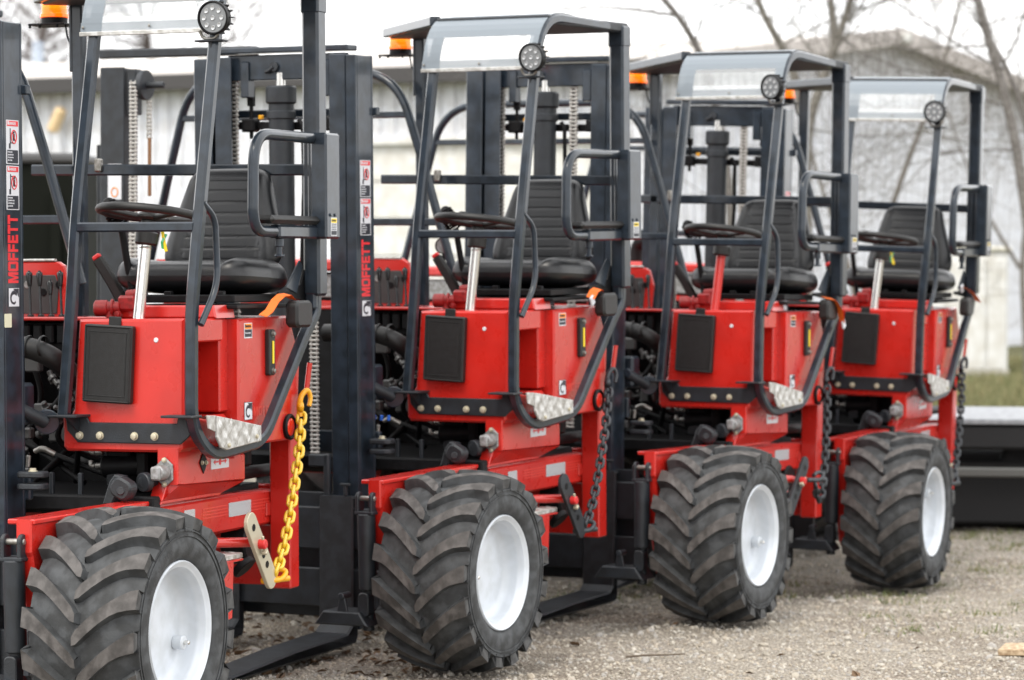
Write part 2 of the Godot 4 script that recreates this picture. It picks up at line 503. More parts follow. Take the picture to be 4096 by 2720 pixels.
# heavy squared capitals cut from sheet
func block_letters(s: String, h: float, total: float, m: Material, called: String, parent: Node, xf: Transform3D) -> void:
	var forms := {
		"M": [[0, 0, 0.27, 0, 0.27, 0.62, 0.46, 0, 0.64, 0, 0.83, 0.62, 0.83, 0, 1.1, 0, 1.1, 1, 0.74, 1, 0.55, 0.42, 0.36, 1, 0, 1]],
		"O": [[0.5, 0, 0.12, 0, 0, 0.12, 0, 0.88, 0.12, 1, 0.5, 1, 0.5, 0.77, 0.3, 0.77, 0.27, 0.74, 0.27, 0.26, 0.3, 0.23, 0.5, 0.23], [0.5, 0, 0.88, 0, 1, 0.12, 1, 0.88, 0.88, 1, 0.5, 1, 0.5, 0.77, 0.7, 0.77, 0.73, 0.74, 0.73, 0.26, 0.7, 0.23, 0.5, 0.23]],
		"F": [[0, 0, 0.27, 0, 0.27, 0.36, 0.74, 0.36, 0.74, 0.58, 0.27, 0.58, 0.27, 0.77, 0.8, 0.77, 0.8, 1, 0, 1]],
		"E": [[0, 0, 0.84, 0, 0.84, 0.23, 0.27, 0.23, 0.27, 0.39, 0.76, 0.39, 0.76, 0.6, 0.27, 0.6, 0.27, 0.77, 0.82, 0.77, 0.82, 1, 0, 1]],
		"T": [[0.32, 0, 0.59, 0, 0.59, 0.77, 0.91, 0.77, 0.91, 1, 0, 1, 0, 0.77, 0.32, 0.77]],
	}
	var wid := {"M": 1.1, "O": 1.0, "F": 0.8, "E": 0.84, "T": 0.91}
	var sum := 0.0
	for ch in s: sum += wid[ch] + 0.09
	var k := total / (sum - 0.09)
	var x := 0.0
	for ch in s:
		var b := MB.new()
		for f in forms[ch]:
			var p := PackedVector2Array()
			for i in range(0, f.size(), 2): p.append(Vector2((x + f[i]) * k, (f[i + 1] - 0.5) * h))
			b.poly(p, T(Vector3.ZERO), 0.0008)
		obj(called, b, m, parent).transform = xf
		x += wid[ch] + 0.09

func danger_label(parent: Node, xf: Transform3D, w: float, h: float, words: Array, flip: bool) -> void:
	var z := 0.0
	var o := obj("warning_label", MB.new().poly(rrect(w, h, 0.002), T(V(0, 0, z)), 0.0008), M.paper, parent); o.transform = xf
	o = obj("warning_header", MB.new().poly(rrect(w * 0.88, h * 0.12, 0.001), T(V(0, h * 0.42, 0.001)), 0.0006), M.inkred, parent); o.transform = xf
	text("▲DANGER", h * 0.066, M.paper, "header_lettering", parent, xf * T(V(-w * 0.41, h * 0.42, 0.0018)), 0.86)
	var b := MB.new()
	var y0 := h * 0.12
	b.poly(rrect(w * 0.86, h * 0.30, 0.001), T(V(0, -h * 0.33, 0.001)), 0.0006)
	# figure beside a mast
	var sg := -1.0 if flip else 1.0
	b.poly(rrect(w * 0.06, h * 0.34, 0.0005), T(V(-w * 0.18, y0 + h * 0.02, 0.001)), 0.0006)
	b.poly(rrect(w * 0.42, h * 0.025, 0.0005), T(V(w * 0.02, y0 - sg * h * 0.14, 0.001)), 0.0006)
	b.poly(rrect(w * 0.14, h * 0.12, 0.002), T(V(-w * 0.22, y0 - h * 0.21, 0.001)), 0.0006)
	b.poly(rrect(w * 0.17, h * 0.16, 0.004), T(V(w * 0.1, y0 - 0.01 * h, 0.001)), 0.0006)
	b.poly(rrect(w * 0.13, h * 0.045, 0.003), T(V(w * 0.1, y0 + h * 0.10, 0.001)), 0.0006)
	o = obj("warning_symbol", b, M.ink, parent); o.transform = xf
	var r := MB.new()
	var ring := []
	for k in 18: ring.append(V(w * 0.1 + cos(TAU * k / 18) * w * 0.21, y0 + sin(TAU * k / 18) * w * 0.26, 0.0018))
	r.tube(ring, 0.0022, 4, -1.0, true)
	r.tube([V(w * -0.04, y0 + w * 0.18, 0.0018), V(w * 0.24, y0 - w * 0.18, 0.0018)], 0.002, 4)
	o = obj("prohibition_ring", r, M.inkred, parent); o.transform = xf
	for k in words.size():
		text(words[k], h * 0.036, M.paper, "label_lettering", parent, xf * T(V(-w * 0.40, -h * 0.225 - k * h * 0.062, 0.0018)), 0.62)

func roller_chain(b: MB, x: float, z: float, y0: float, y1: float, w := 0.048) -> void:
	var y := y0
	while y < y1:
		b.box(V(x, y, z), V(w, 0.0115, 0.014), 0.004)
		for e in [-1.0, 1.0]:
			b.box(V(x + e * w * 0.3, y + 0.0095, z), V(w * 0.14, 0.009, 0.011), 0.001)
		y += 0.019

func checker(b: MB, xf: Transform3D, w: float, h: float, pts: PackedVector2Array) -> void:
	# raised bars in alternating diagonal groups of five
	var cell := 0.044
	var nx := int(w / cell) + 2; var ny := int(h / cell) + 2
	for i in nx:
		for j in ny:
			var c := Vector2((i - nx / 2.0 + 0.5) * cell, (j - ny / 2.0 + 0.5) * cell)
			var a := deg_to_rad(52.0) if (i + j) % 2 == 0 else deg_to_rad(-52.0)
			var d := Vector2(cos(a), sin(a)); var o := d.orthogonal()
			for k in 4:
				var p := c + o * (k - 1.5) * 0.0102
				if not (Geometry2D.is_point_in_polygon(p - d * 0.014, pts) and Geometry2D.is_point_in_polygon(p + d * 0.014, pts)):
					continue
				var t := [p - d * 0.019, p + o * 0.0034, p + d * 0.019, p - o * 0.0034]
				var top := xf * V(p.x, p.y, 0.0026)
				for q in 4:
					var e: Vector2 = t[q]; var f: Vector2 = t[(q + 1) % 4]
					b.flat(xf * V(e.x, e.y, 0), xf * V(f.x, f.y, 0), top, xf.basis.z)

func make_forklift(label: String) -> Node3D:
	var F := thing("forklift", label, "forklift", Vector3.ZERO, "red forklifts parked in a row on the gravel")
	var b: MB
	var o: Node3D
	# ---------------- wheels
	var ty := tyre_mesh(); var rm := rim_mesh()
	for w in [[0.0, 0.4217, 0.0, 0.0, 1.0, "front_wheel"], [-2.55, 0.4217, 0.0, PI, 1.0, "front_wheel"], [-1.08, 0.4217, -1.95, 0.0, 1.0, "rear_wheel"]]:
		var t := MeshInstance3D.new(); t.mesh = ty
		put(t, w[5], F); t.position = V(w[0], w[1], w[2]); t.rotation.y = w[3]
		var r := MeshInstance3D.new(); r.mesh = rm
		put(r, "rim", t)
		b = MB.new()
		b.cyl(V(-0.09, -0.06, -0.135), V(-0.05, -0.06, -0.135), 0.025, 20, 0.004)
		obj("valve_boss", b, M.white, t)
		b = MB.new().cyl(V(-0.052, -0.06, -0.135), V(-0.030, -0.06, -0.135), 0.008, 10)
		obj("valve_stem", b, M.chrome, t)
	# ---------------- chassis
	b = MB.new()
	for s in [0.0, 1.0]:
		var x0 := -0.515 if s == 0.0 else -2.135
		var arm := pv([-0.275, 0.812, -0.275, 0.70, -0.265, 0.685, -0.25, 0.62, -0.19, 0.45, -0.13, 0.24, -0.05, 0.19, 0.09, 0.19, 0.17, 0.26, 0.27, 0.60, 0.33, 0.645, 1.675, 0.645, 1.675, 0.785, 0.69, 0.80])
		b.poly(arm, T(V(x0 + 0.035, 0, 0), ZY), 0.06, 0.006)
		b.box(V(x0 + 0.050, 0.803, -0.18), V(0.105, 0.018, 0.89), 0.004)
		b.cyl(V(x0 + 0.02, 0.42, 0), V(x0 + 0.16, 0.42, 0), 0.15, 32, 0.01)
	# right side rail behind the wheel, rear cross plate and column
	b.box(V(-0.46, 0.718, -1.18), V(0.115, 0.135, 1.0), 0.008)
	b.box(V(-0.355, 0.70, -1.652), V(0.09, 0.61, 0.085), 0.006)
	b.box(V(-0.355, 1.0, -1.652), V(0.086, 0.3, 0.082), 0.006)
	b.box(V(-0.90, 0.52, -1.70), V(1.1, 0.24, 0.03), 0.004)
	b.box(V(-1.275, 0.72, -1.72), V(1.75, 0.16, 0.05), 0.004)
	# nose under the cab
	b.poly(pv([0.69, 1.0, 0.74, 1.002, 1.27, 0.948, 1.27, 0.848, 0.74, 0.862, 0.69, 0.866]), T(V(-0.43, 0, 0), ZY), 0.085, 0.005)
	b.poly(pv([0.69, 0.866, 1.27, 0.848, 1.14, 0.797, 0.64, 0.797]), T(V(-0.445, 0, 0), ZY), 0.055, 0.003)
	b.quad(V(-0.345, 0.864, -0.70), V(-0.345, 0.846, -1.265), V(-0.40, 0.796, -1.13), V(-0.40, 0.796, -0.63), V(1, -0.6, 0))
	b.quad(V(-0.345, 0.864, -0.70), V(-0.40, 0.796, -0.63), V(-0.43, 0.796, -0.69), V(-0.43, 0.866, -0.69), V(0, 0, 1))
	b.quad(V(-0.345, 0.846, -1.265), V(-0.40, 0.796, -1.13), V(-0.50, 0.796, -1.15), V(-0.50, 0.846, -1.265), V(0, -1, -1))
	# sloped gusset up to the side panel
	b.poly(pv([1.10, 0.94, 1.28, 0.985, 1.12, 1.03, 1.10, 1.03]), T(V(-0.36, 0, 0), ZY), 0.05, 0.003)
	b.box(V(-0.41, 0.71, -1.6), V(0.03, 0.055, 0.05), 0.004)
	b.tube(fillet([V(-0.46, 0.66, -0.90), V(-0.37, 0.63, -0.95), V(-0.25, 0.625, -1.09)], 0.05), 0.019, 14)
	b.cyl(V(-0.25, 0.624, -1.085), V(-0.185, 0.618, -1.115), 0.017, 16)
	obj("chassis", b, M.red, F)
	o = F.get_node("chassis")
	for z in [-0.90, -1.34]:
		obj("reflector_sticker", MB.new().poly(rrect(0.20 if z < -1 else 0.09, 0.054, 0.003), T(V(-0.4018, 0.732, z), ZY), 0.001), M.reflect, o)
		for k in 4:
			obj("red_stripe", MB.new().poly(rrect(0.22, 0.004, 0.001), T(V(-0.4016, 0.716 + k * 0.012, z - (0.22 if z > -1 else 0.21)), ZY), 0.0008), M.inkfaint, o)
	obj("arrow_sticker", MB.new().poly(rrect(0.155, 0.052, 0.002), T(V(-0.3448, 0.932, -1.045), ZY), 0.001), M.paper, o)
	b = MB.new()
	var A := T(V(-0.3436, 0.932, -1.045), ZY)
	b.poly(pv([-0.058, 0, -0.042, 0.010, -0.042, 0.003, -0.012, 0.003, -0.012, -0.003, -0.042, -0.003, -0.042, -0.010]), A, 0.0008)
	b.poly(pv([0.058, 0, 0.042, 0.010, 0.042, 0.003, 0.012, 0.003, 0.012, -0.003, 0.042, -0.003, 0.042, -0.010]), A, 0.0008)
	b.poly(rrect(0.018, 0.026, 0.0085), A, 0.0008)
	obj("arrow_print", b, M.inkred, o)
	b = MB.new()
	b.poly(pv([-0.032, 0.028, 0, 0.056, 0.032, 0.028, 0.032, -0.028, 0, -0.056, -0.032, -0.028]), T(V(-0.394, 0.913, -0.69)), 0.012, 0.003)
	b.cyl(V(-0.394, 0.913, -0.68), V(-0.399, 0.913, -0.625), 0.028, 22, 0.004)
	b.box(V(-0.402, 0.911, -0.625), V(0.040, 0.05, 0.02), 0.006)
	obj("trailer_socket", b, M.castalu, o)
	b = MB.new().bolt(V(-0.394, 0.958, -0.678), V(0, 0, 1), 0.008).bolt(V(-0.394, 0.868, -0.678), V(0, 0, 1), 0.008)
	obj("socket_bolt", b, M.zinc, o)
	# hitch plate with holes on its pin
	var H := thing_part("hitch_link", F, V(-0.215, 0.618, -1.10))
	b = MB.new()
	var pl := PackedVector2Array()
	for k in 12: pl.append(Vector2(cos(PI * k / 11.0) * 0.043, 0.105 + sin(PI * k / 11.0) * 0.043))
	for k in 12: pl.append(Vector2(-cos(PI * k / 11.0) * 0.043, -0.175 - sin(PI * k / 11.0) * 0.043))
	b.poly(pl, T(V(-0.008, 0, 0), ZY), 0.016, 0.002)
	H.mesh = b.mesh(M.zinc)
	H.rotation.x = 0.67
	b = MB.new()
	for y in [0.085, -0.055, -0.105]:
		b.cyl(V(0.0085, y, 0), V(0.0095, y, 0), 0.014, 16, 0.0002)
	obj("hole", b, M.black, H)
	b = MB.new().cyl(V(0.0, 0, 0), V(0.035, 0, 0), 0.019, 18, 0.004)
	obj("pin_head", b, M.redplastic, H)
	b = MB.new().cyl(V(0.024, -0.036, 0.012), V(0.024, 0.03, -0.012), 0.006, 8).box(V(0.024, -0.032, 0.01), V(0.022, 0.014, 0.022), 0.003)
	obj("lock_bolt", b, M.zinc, H)
	b = MB.new().cyl(V(-0.50, 0.59, -1.44), V(-0.39, 0.59, -1.44), 0.085, 28, 0.008)
	b.cyl(V(-0.38, 0.52, -1.30), V(-0.36, 0.50, -1.30), 0.05, 20, 0.004)
	obj("rubber_stop", b, M.black, F)
	# ---------------- stabiliser legs
	for x in [-0.482, -2.063]:
		b = MB.new()
		b.cyl(V(x, 0.36, 0.275), V(x, 0.675, 0.285), 0.0375, 24, 0.004)
		b.cyl(V(x, 0.19, 0.272), V(x, 0.37, 0.275), 0.024, 18, 0.002)
		var leg := obj("stabiliser_leg", b, M.dark, F)
		b = MB.new()
		for s in [-1.0, 1.0]:
			var cl := PackedVector2Array()
			for k in 9: cl.append(Vector2(cos(PI * k / 8.0) * 0.026, 0.738 + sin(PI * k / 8.0) * 0.026))
			cl.append(Vector2(-0.026, 0.672)); cl.append(Vector2(0.026, 0.672))
			b.poly(cl, T(V(x + s * 0.032 - 0.0075, 0, 0.285), ZY), 0.015, 0.003)
		b.box(V(x, 0.678, 0.285), V(0.085, 0.016, 0.055), 0.004)
		obj("clevis", b, M.dark, leg)
		obj("clevis_pin", MB.new().cyl(V(x - 0.047, 0.737, 0.285), V(x + 0.044, 0.737, 0.285), 0.011, 14), M.steel, leg)
		b = MB.new()
		b.poly(pv([-0.085, 0.272, 0.085, 0.272, 0.125, 0.215, -0.125, 0.215]), T(V(x - 0.09, 0, 0.20)), 0.15, 0.006)
		b.poly(pv([-0.025, 0.27, 0.025, 0.27, 0.012, 0.33, -0.012, 0.33]), T(V(x - 0.088, 0, 0.325)), 0.015, 0.003)
		b.cyl(V(x - 0.088, 0.335, 0.28), V(x - 0.088, 0.335, 0.35), 0.014, 14)
		b.poly(rrect(0.05, 0.10, 0.02), T(V(x, 0.30, 0.27)), 0.05, 0.004)
		obj("foot_pad", b, M.dark, leg)
	# ---------------- body
	b = MB.new()
	# front cowl with a swept lower lip, leaning back
	b.poly(pv([-0.75, 1.474, -0.318, 1.477, -0.322, 1.085, -0.332, 1.0, -0.345, 0.985, -0.805, 0.985, -0.82, 1.0, -0.822, 1.112, -0.79, 1.112, -0.776, 1.14]), T(V(0, 0, -0.80)), 0.105, 0.009)
	b.box(V(-0.555, 1.43, -0.92), V(0.45, 0.086, 0.26), 0.006)
	# side tank
	b.poly(pv([1.126, 1.468, 1.60, 1.474, 1.625, 1.42, 1.69, 1.30, 1.66, 0.985, 1.318, 0.985, 1.12, 1.03]), T(V(-0.82, 0, 0), ZY), 0.52, 0.008)
	b.box(V(-0.56, 1.295, -1.093), V(0.425, 0.355, 0.075), 0.006)
	b.poly(pv([-0.78, 1.474, -0.725, 1.522, -0.335, 1.522, -0.325, 1.474]), T(V(0, 0, -1.15)), 0.17, 0.006)
	b.box(V(-0.57, 1.05, -0.95), V(0.46, 0.12, 0.3), 0.01)
	obj("body_panel", b, M.red, F)
	o = F.get_node("body_panel")
	b = MB.new()
	var bx := T(V(-0.617, 1.31, -0.694), Basis(V(0, 0, 1), -0.05) * Basis(V(0, 1, 0), 0.0))
	b.poly(rrect(0.197, 0.288, 0.008), bx, 0.034, 0.006)
	b.poly(rrect(0.05, 0.034, 0.004), bx * T(V(0.012, 0.158, 0)), 0.008, 0.002)
	for e in [[0, 0.138, 0.19, 0.006], [0, -0.138, 0.19, 0.006], [-0.092, 0, 0.006, 0.27], [0.092, 0, 0.006, 0.27]]:
		b.poly(rrect(e[2], e[3], 0.0025), bx * T(V(e[0], e[1], 0.033)), 0.006, 0.002)
	for e in [[0, 0.118, 0.16, 0.003], [0, -0.118, 0.16, 0.003], [-0.076, 0, 0.003, 0.236], [0.076, 0, 0.003, 0.236]]:
		b.poly(rrect(e[2], e[3], 0.001), bx * T(V(e[0], e[1], 0.033)), 0.0035, 0.001)
	obj("document_box", b, M.plastic, o)
	obj("cowl_plug", MB.new().cyl(V(-0.432, 1.398, -0.697), V(-0.432, 1.398, -0.692), 0.0095, 16, 0.002), M.paper, o)
	b = MB.new()
	b.poly(rrect(0.055, 0.178, 0.008), T(V(-0.302, 1.335, -1.388), ZY), 0.022, 0.004)
	obj("sight_gauge", b, M.plastic, o)
	obj("gauge_glass", MB.new().box(V(-0.2785, 1.335, -1.390), V(0.006, 0.088, 0.012), 0.002), M.inkyellow, o)
	obj("gauge_bolt", MB.new().bolt(V(-0.281, 1.407, -1.39), V(1, 0, 0), 0.010, 0.012), M.steel, o)
	obj("gauge_bolt", MB.new().bolt(V(-0.281, 1.263, -1.39), V(1, 0, 0), 0.010, 0.012), M.steel, o)
	obj("tail_light", MB.new().lathe([Vector2(0.05, 0), Vector2(0.052, 0.012), Vector2(0.044, 0.018), Vector2(0.036, 0.010)], Transform3D(Basis(V(0, 1, 0), V(1, 0, 0), V(0, 0, -1)), V(-0.30, 1.037, -1.572)), 28), M.black, o)
	obj("tail_light_lens", MB.new().lathe([Vector2(0.037, 0.0), Vector2(0.034, 0.013), Vector2(0.02, 0.016), Vector2(0, 0.017)], Transform3D(Basis(V(0, 1, 0), V(1, 0, 0), V(0, 0, -1)), V(-0.30, 1.037, -1.572)), 24), M.redlens, o)
	var S := T(V(-0.2995, 1.423, -1.207), ZY)
	obj("warning_label", MB.new().poly(rrect(0.072, 0.058, 0.002), S, 0.0008), M.paper, o)
	obj("label_header", MB.new().poly(rrect(0.062, 0.020, 0.001), S * T(V(0, 0.016, 0.001)), 0.0006), M.inkorange, o)
	obj("label_block", MB.new().poly(rrect(0.062, 0.028, 0.001), S * T(V(0, -0.010, 0.001)), 0.0006), M.ink, o)
	text("▲WARNING", 0.009, M.ink, "header_lettering", o, S * T(V(-0.029, 0.016, 0.0018)), 0.75)
	text("No passengers", 0.006, M.paper, "label_lettering", o, S * T(V(-0.028, -0.009, 0.0018)), 0.85)
	goat_badge(o, "goat_badge", T(V(-0.2998, 1.116, -1.203), ZY), 0.072, 0.068)
	block_letters("MOFFETT", 0.036, 0.245, M.inkfaint, "side_letter", o, T(V(-0.2994, 1.112, -1.25), ZY))
	# pedal box under the seat and hydraulic steering unit
	b = MB.new()
	b.box(V(-0.55, 1.545, -1.34), V(0.46, 0.03, 0.42), 0.004)
	b.box(V(-0.55, 1.515, -1.34), V(0.52, 0.016, 0.5), 0.003)
	for k in 4: b.box(V(-0.72 + 0.11 * k, 1.565, -1.16), V(0.03, 0.02, 0.03), 0.003)
	obj("seat_suspension", b, M.black, F)
	b = MB.new()
	b.cyl(V(-0.815, 1.512, -0.94), V(-0.762, 1.512, -0.955), 0.031, 6, 0.006)
	b.cyl(V(-0.77, 1.515, -0.95), V(-0.72, 1.515, -0.965), 0.022, 14)
	b.cyl(V(-0.752, 1.515, -0.955), V(-0.742, 1.515, -0.958), 0.032, 18)
	b.cyl(V(-0.755, 1.475, -0.955), V(-0.755, 1.515, -0.955), 0.018, 12)
	b.box(V(-0.69, 1.53, -0.985), V(0.075, 0.06, 0.06), 0.01)
	b.cyl(V(-0.70, 1.56, -0.985), V(-0.65, 1.565, -0.99), 0.02, 12)
	b.bolt(V(-0.72, 1.49, -0.95), V(0, 0, 1), 0.012, 0.014)
	obj("steering_unit", b, M.red_cast, F)
	# ---------------- seat
	b = MB.new()
	seat_shape(b, false)
	var se := obj("seat", b, M.vinyl, F)
	b = MB.new()
	seat_shape(b, true)
	var bk := obj("backrest", b, M.vinyl, se)
	b = MB.new()
	b.poly(pv([1.50, 1.585, 1.60, 1.56, 1.66, 1.67, 1.63, 1.69]), T(V(-0.278, 0, 0), ZY), 0.008, 0.002)
	obj("seat_hinge", b, M.gray, se)
	b = MB.new()
	b.bar([V(-0.91, 1.53, -1.36), V(-0.955, 1.615, -1.35), V(-1.008, 1.70, -1.34)], 0.03, 0.046, V(0, 0, 1), 0.008)
	obj("seat_belt_buckle", b, M.plastic, se)
	obj("buckle_button", MB.new().box(V(-1.013, 1.708, -1.339), V(0.034, 0.018, 0.022), 0.004, Basis(V(0, 0, 1), 0.55)), M.redplastic, se)
	b = MB.new()
	b.poly(rrect(0.15, 0.105, 0.025), T(V(-0.245, 1.482, -1.50), ZY), 0.055, 0.010)
	obj("belt_reel", b, M.plastic, se)
	b = MB.new()
	ribbon(b, [V(-0.262, 1.478, -1.26), V(-0.258, 1.496, -1.31), V(-0.25, 1.535, -1.35), V(-0.243, 1.555, -1.39), V(-0.238, 1.558, -1.44), V(-0.236, 1.54, -1.475)], 0.032, V(0.9, -0.25, -0.25))
	obj("belt_webbing", b, M.orange, se)
	# ---------------- steering
	b = MB.new().cyl(V(-0.600, 1.47, -0.885), V(-0.577, 1.752, -0.905), 0.0225, 24)
	b.lathe([Vector2(0.0235, 0), Vector2(0.025, 0.004), Vector2(0.0235, 0.008)], MB.along(V(-0.578, 1.737, -0.9045), V(-0.577, 1.752, -0.905)), 20)
	obj("steering_column", b, M.chrome, F)
	b = MB.new().cyl(V(-0.577, 1.75, -0.905), V(-0.573, 1.80, -0.91), 0.043, 20, 0.006)
	b.cyl(V(-0.573, 1.80, -0.91), V(-0.571, 1.845, -0.915), 0.028, 16, 0.004)
	b.cyl(V(-0.571, 1.843, -0.915), V(-0.570, 1.87, -0.918), 0.045, 20, 0.01)
	var ring := []
	var tb := Basis(V(1, 0, 0), -0.13) * Basis(V(0, 0, 1), -0.05)
	for k in 40: ring.append(V(-0.570, 1.868, -0.918) + tb * V(cos(TAU * k / 40) * 0.186, 0, sin(TAU * k / 40) * 0.186))
	b.tube(ring, 0.0165, 10, -1.0, true)
	for k in 3:
		var a := TAU * k / 3.0 + 0.45
		b.tube([V(-0.571, 1.85, -0.917), V(-0.570, 1.868, -0.918) + tb * V(cos(a) * 0.19, 0, sin(a) * 0.19)], 0.011, 8)
	b.ball(V(-0.70, 1.893, -1.01), 0.027, V(1.15, 0.75, 1.15))
	b.cyl(V(-0.70, 1.86, -1.03), V(-0.70, 1.89, -1.01), 0.012, 8)
	obj("steering_wheel", b, M.plastic, F)
	# bellows boot of the joystick behind
	b = MB.new()
	for k in 8: b.lathe([Vector2(0.030, 0), Vector2(0.047 - k * 0.002, 0.006), Vector2(0.030, 0.010)], MB.along(V(-0.835 - 0.007 * k, 1.835 + k * 0.0105, -1.2), V(-0.845 - 0.007 * k, 1.85 + k * 0.0105, -1.2)), 18)
	b.ball(V(-0.885, 1.912, -1.2), 0.026)
	b.cyl(V(-0.80, 1.50, -1.25), V(-0.835, 1.835, -1.2), 0.014, 10)
	obj("joystick_boot", b, M.black, F)
	# ---------------- cab frame
	b = MB.new()
	var lf := fillet([V(-0.793, 1.118, -0.652), V(-0.762, 1.5, -0.66), V(-0.751, 1.83, -0.680), V(-0.737, 2.768, -0.865), V(-0.737, 2.752, -1.72)], 0.2, 10)
	b.bar(lf, 0.042, 0.042, V(1, 0, 0), 0.008)
	var rf := fillet([V(-0.246, 1.56, -1.722), V(-0.246, 1.488, -1.722), V(-0.248, 1.40, -1.62), V(-0.252, 1.0, -1.225), V(-0.262, 0.968, -0.80), V(-0.272, 1.08, -0.655), V(-0.27, 1.5, -0.66), V(-0.248, 1.83, -0.680), V(-0.236, 2.768, -0.865), V(-0.236, 2.752, -1.72)], 0.2, 10, [0, 0.03, 0.05, 0.09, 0.12, 0.14, 0.1, 0.1, 0.2, 0])
	b.bar(rf, 0.042, 0.042, V(1, 0, 0), 0.008)
	b.box(V(-0.244, 2.16, -1.72), V(0.072, 1.22, 0.085), 0.01)
	b.box(V(-0.252, 1.545, -1.705), V(0.05, 0.10, 0.05), 0.01)
	b.box(V(-1.30, 2.0, -1.745), V(0.05, 1.5, 0.05), 0.007)
	b.box(V(-1.325, 2.60, -1.74), V(0.012, 0.27, 0.05), 0.003)
	var cf := obj("cab_frame", b, M.gray, F)
	obj("seat_bracket", MB.new().poly(pv([1.44, 1.568, 1.58, 1.572, 1.65, 1.598, 1.685, 1.655, 1.695, 1.655, 1.695, 1.53, 1.44, 1.553]), T(V(-0.285, 0, 0), ZY), 0.01, 0.002), M.black, cf)
	obj("crossbar", MB.new().bar([V(-0.735, 1.815, -0.674), V(-0.262, 1.813, -0.674)], 0.034, 0.036, V(0, 0, 1), 0.006), M.gray, cf)
	b = MB.new()
	b.tube(fillet([V(-0.235, 1.90, -0.688), V(-0.222, 1.845, -0.765), V(-0.218, 1.60, -0.775), V(-0.235, 1.455, -0.665)], 0.07), 0.0125, 12)
	obj("grab_handle", b, M.gray, cf)
	obj("rear_rail", MB.new().bar([V(-1.512, 2.068, -1.74), V(-0.27, 2.05, -1.74)], 0.04, 0.045, V(0, 0, 1), 0.006), M.gray, cf)
	b = MB.new().box(V(-1.20, 2.082, -1.715), V(0.03, 0.055, 0.03), 0.006)
	obj("rail_clamp", b, M.steel, cf)
	b = MB.new()
	b.poly(pv([-0.803, 1.118, -0.716, 1.115, -0.704, 1.093, -0.344, 1.092, -0.340, 1.118, -0.278, 1.122, -0.291, 1.049, -0.33, 1.016, -0.754, 1.018, -0.797, 1.062]), T(V(0, 0, -0.694)), 0.012, 0.003)
	b.box(V(-0.765, 1.118, -0.64), V(0.12, 0.009, 0.115), 0.002)
	b.box(V(-0.305, 1.121, -0.64), V(0.125, 0.009, 0.09), 0.002)
	b.poly(pv([0.585, 1.115, 0.685, 1.115, 0.685, 1.05]), T(V(-0.755, 0, 0), ZY), 0.01, 0.002)
	obj("mounting_plate", b, M.dark, cf)
	for x in [-0.743, -0.659, -0.517, -0.434]:
		obj("bolt", MB.new().bolt(V(x, 1.044, -0.682), V(0, 0, 1), 0.0125, 0.014), M.zinc, cf)
	# ---------------- roof
	b = MB.new()
	b.poly(pv([-0.78, 0.93, -0.225, 0.93, -0.212, 1.745, -1.30, 1.745, -1.42, 1.655]), Transform3D(Basis(V(1, 0, 0), V(0, 0, -1), V(0, 1, 0)), V(0, 2.735, 0)), 0.042, 0.006)
	var rp := obj("roof", b, M.dark, F)
	b = MB.new()
	b.bar([V(-0.80, 2.765, -0.95), V(-1.44, 2.765, -1.67)], 0.045, 0.05, V(0, 1, 0), 0.006)
	obj("roof_rail", b, M.gray, rp)
	obj("roof_corner", MB.new().box(V(-0.245, 2.715, -1.72), V(0.080, 0.10, 0.09), 0.008), M.gray, rp)
	# the visor sheet follows the outside of the frame tubes
	var cen := []
	for p in fillet([V(0, 1.83, -0.680), V(0, 2.768, -0.865), V(0, 2.752, -1.72)], 0.2, 10): cen.append(Vector2(p.y, p.z))
	var vis := [Vector2(2.535, 0), Vector2(2.60, 0)]
	for k in 2: vis[k].y = lerpf(-0.680, -0.865, (vis[k].x - 1.83) / 0.938) + 0.026
	for k in range(1, 12):
		var tg: Vector2 = (cen[k + 1] - cen[k - 1]).normalized()
		vis.append((cen[k] as Vector2) + Vector2(-tg.y, tg.x) * 0.026)
	vis.append(Vector2(2.786, -1.2))
	var nv := vis.size() - 1
	var np := 4
	var wx := func(x: float, k: int) -> Vector3: return V(x, vis[k].x, vis[k].y)
	b = MB.new()
	for k in nv:
		for seg in ([[-0.785, -0.225]] if k > np else [[-0.785, -0.70], [-0.27, -0.225]]):
			sheet(b, wx.call(seg[0], k), wx.call(seg[1], k), wx.call(seg[1], k + 1), wx.call(seg[0], k + 1), V(0, -0.5, -1), 0.003)
	obj("visor", b, M.frost, rp)
	b = MB.new()
	for k in np + 1:
		sheet(b, wx.call(-0.70, k), wx.call(-0.27, k), wx.call(-0.27, k + 1), wx.call(-0.70, k + 1), V(0, -0.1, -1), 0.003)
	obj("visor_pane", b, M.pane, rp)
	b = MB.new().bar([V(-0.787, 2.537, -0.790), V(-0.225, 2.537, -0.790)], 0.008, 0.016, V(0, 0, 1), 0.002)
	obj("visor_trim", b, M.alu, rp)
	obj("visor_strap", MB.new().box(V(-0.51, 2.564, -0.803), V(0.56, 0.034, 0.003), 0.001, Basis(V(1, 0, 0), -0.17)), M.frost, rp)
	for x in [-0.775, -0.50, -0.28]:
		obj("rivet", MB.new().bolt(V(x, 2.562, -0.792), V(0, 0, 1), 0.0045, 0.004), M.steel, rp)
	# ---------------- beacon
	b = MB.new()
	b.box(V(-1.437, 2.663, -1.79), V(0.165, 0.008, 0.15), 0.002)
	b.cyl(V(-1.437, 2.667, -1.79), V(-1.437, 2.694, -1.79), 0.054, 24, 0.003)
	for x in [-0.075, -0.03, 0.05]: b.bolt(V(-1.437 + x, 2.66, -1.72), V(0, -1, 0), 0.006, 0.012)
	b.tube(fillet([V(-1.365, 2.66, -1.75), V(-1.352, 2.60, -1.745), V(-1.325, 2.565, -1.74)], 0.06), 0.004, 6)
	var bc := obj("beacon", b, M.black, F)
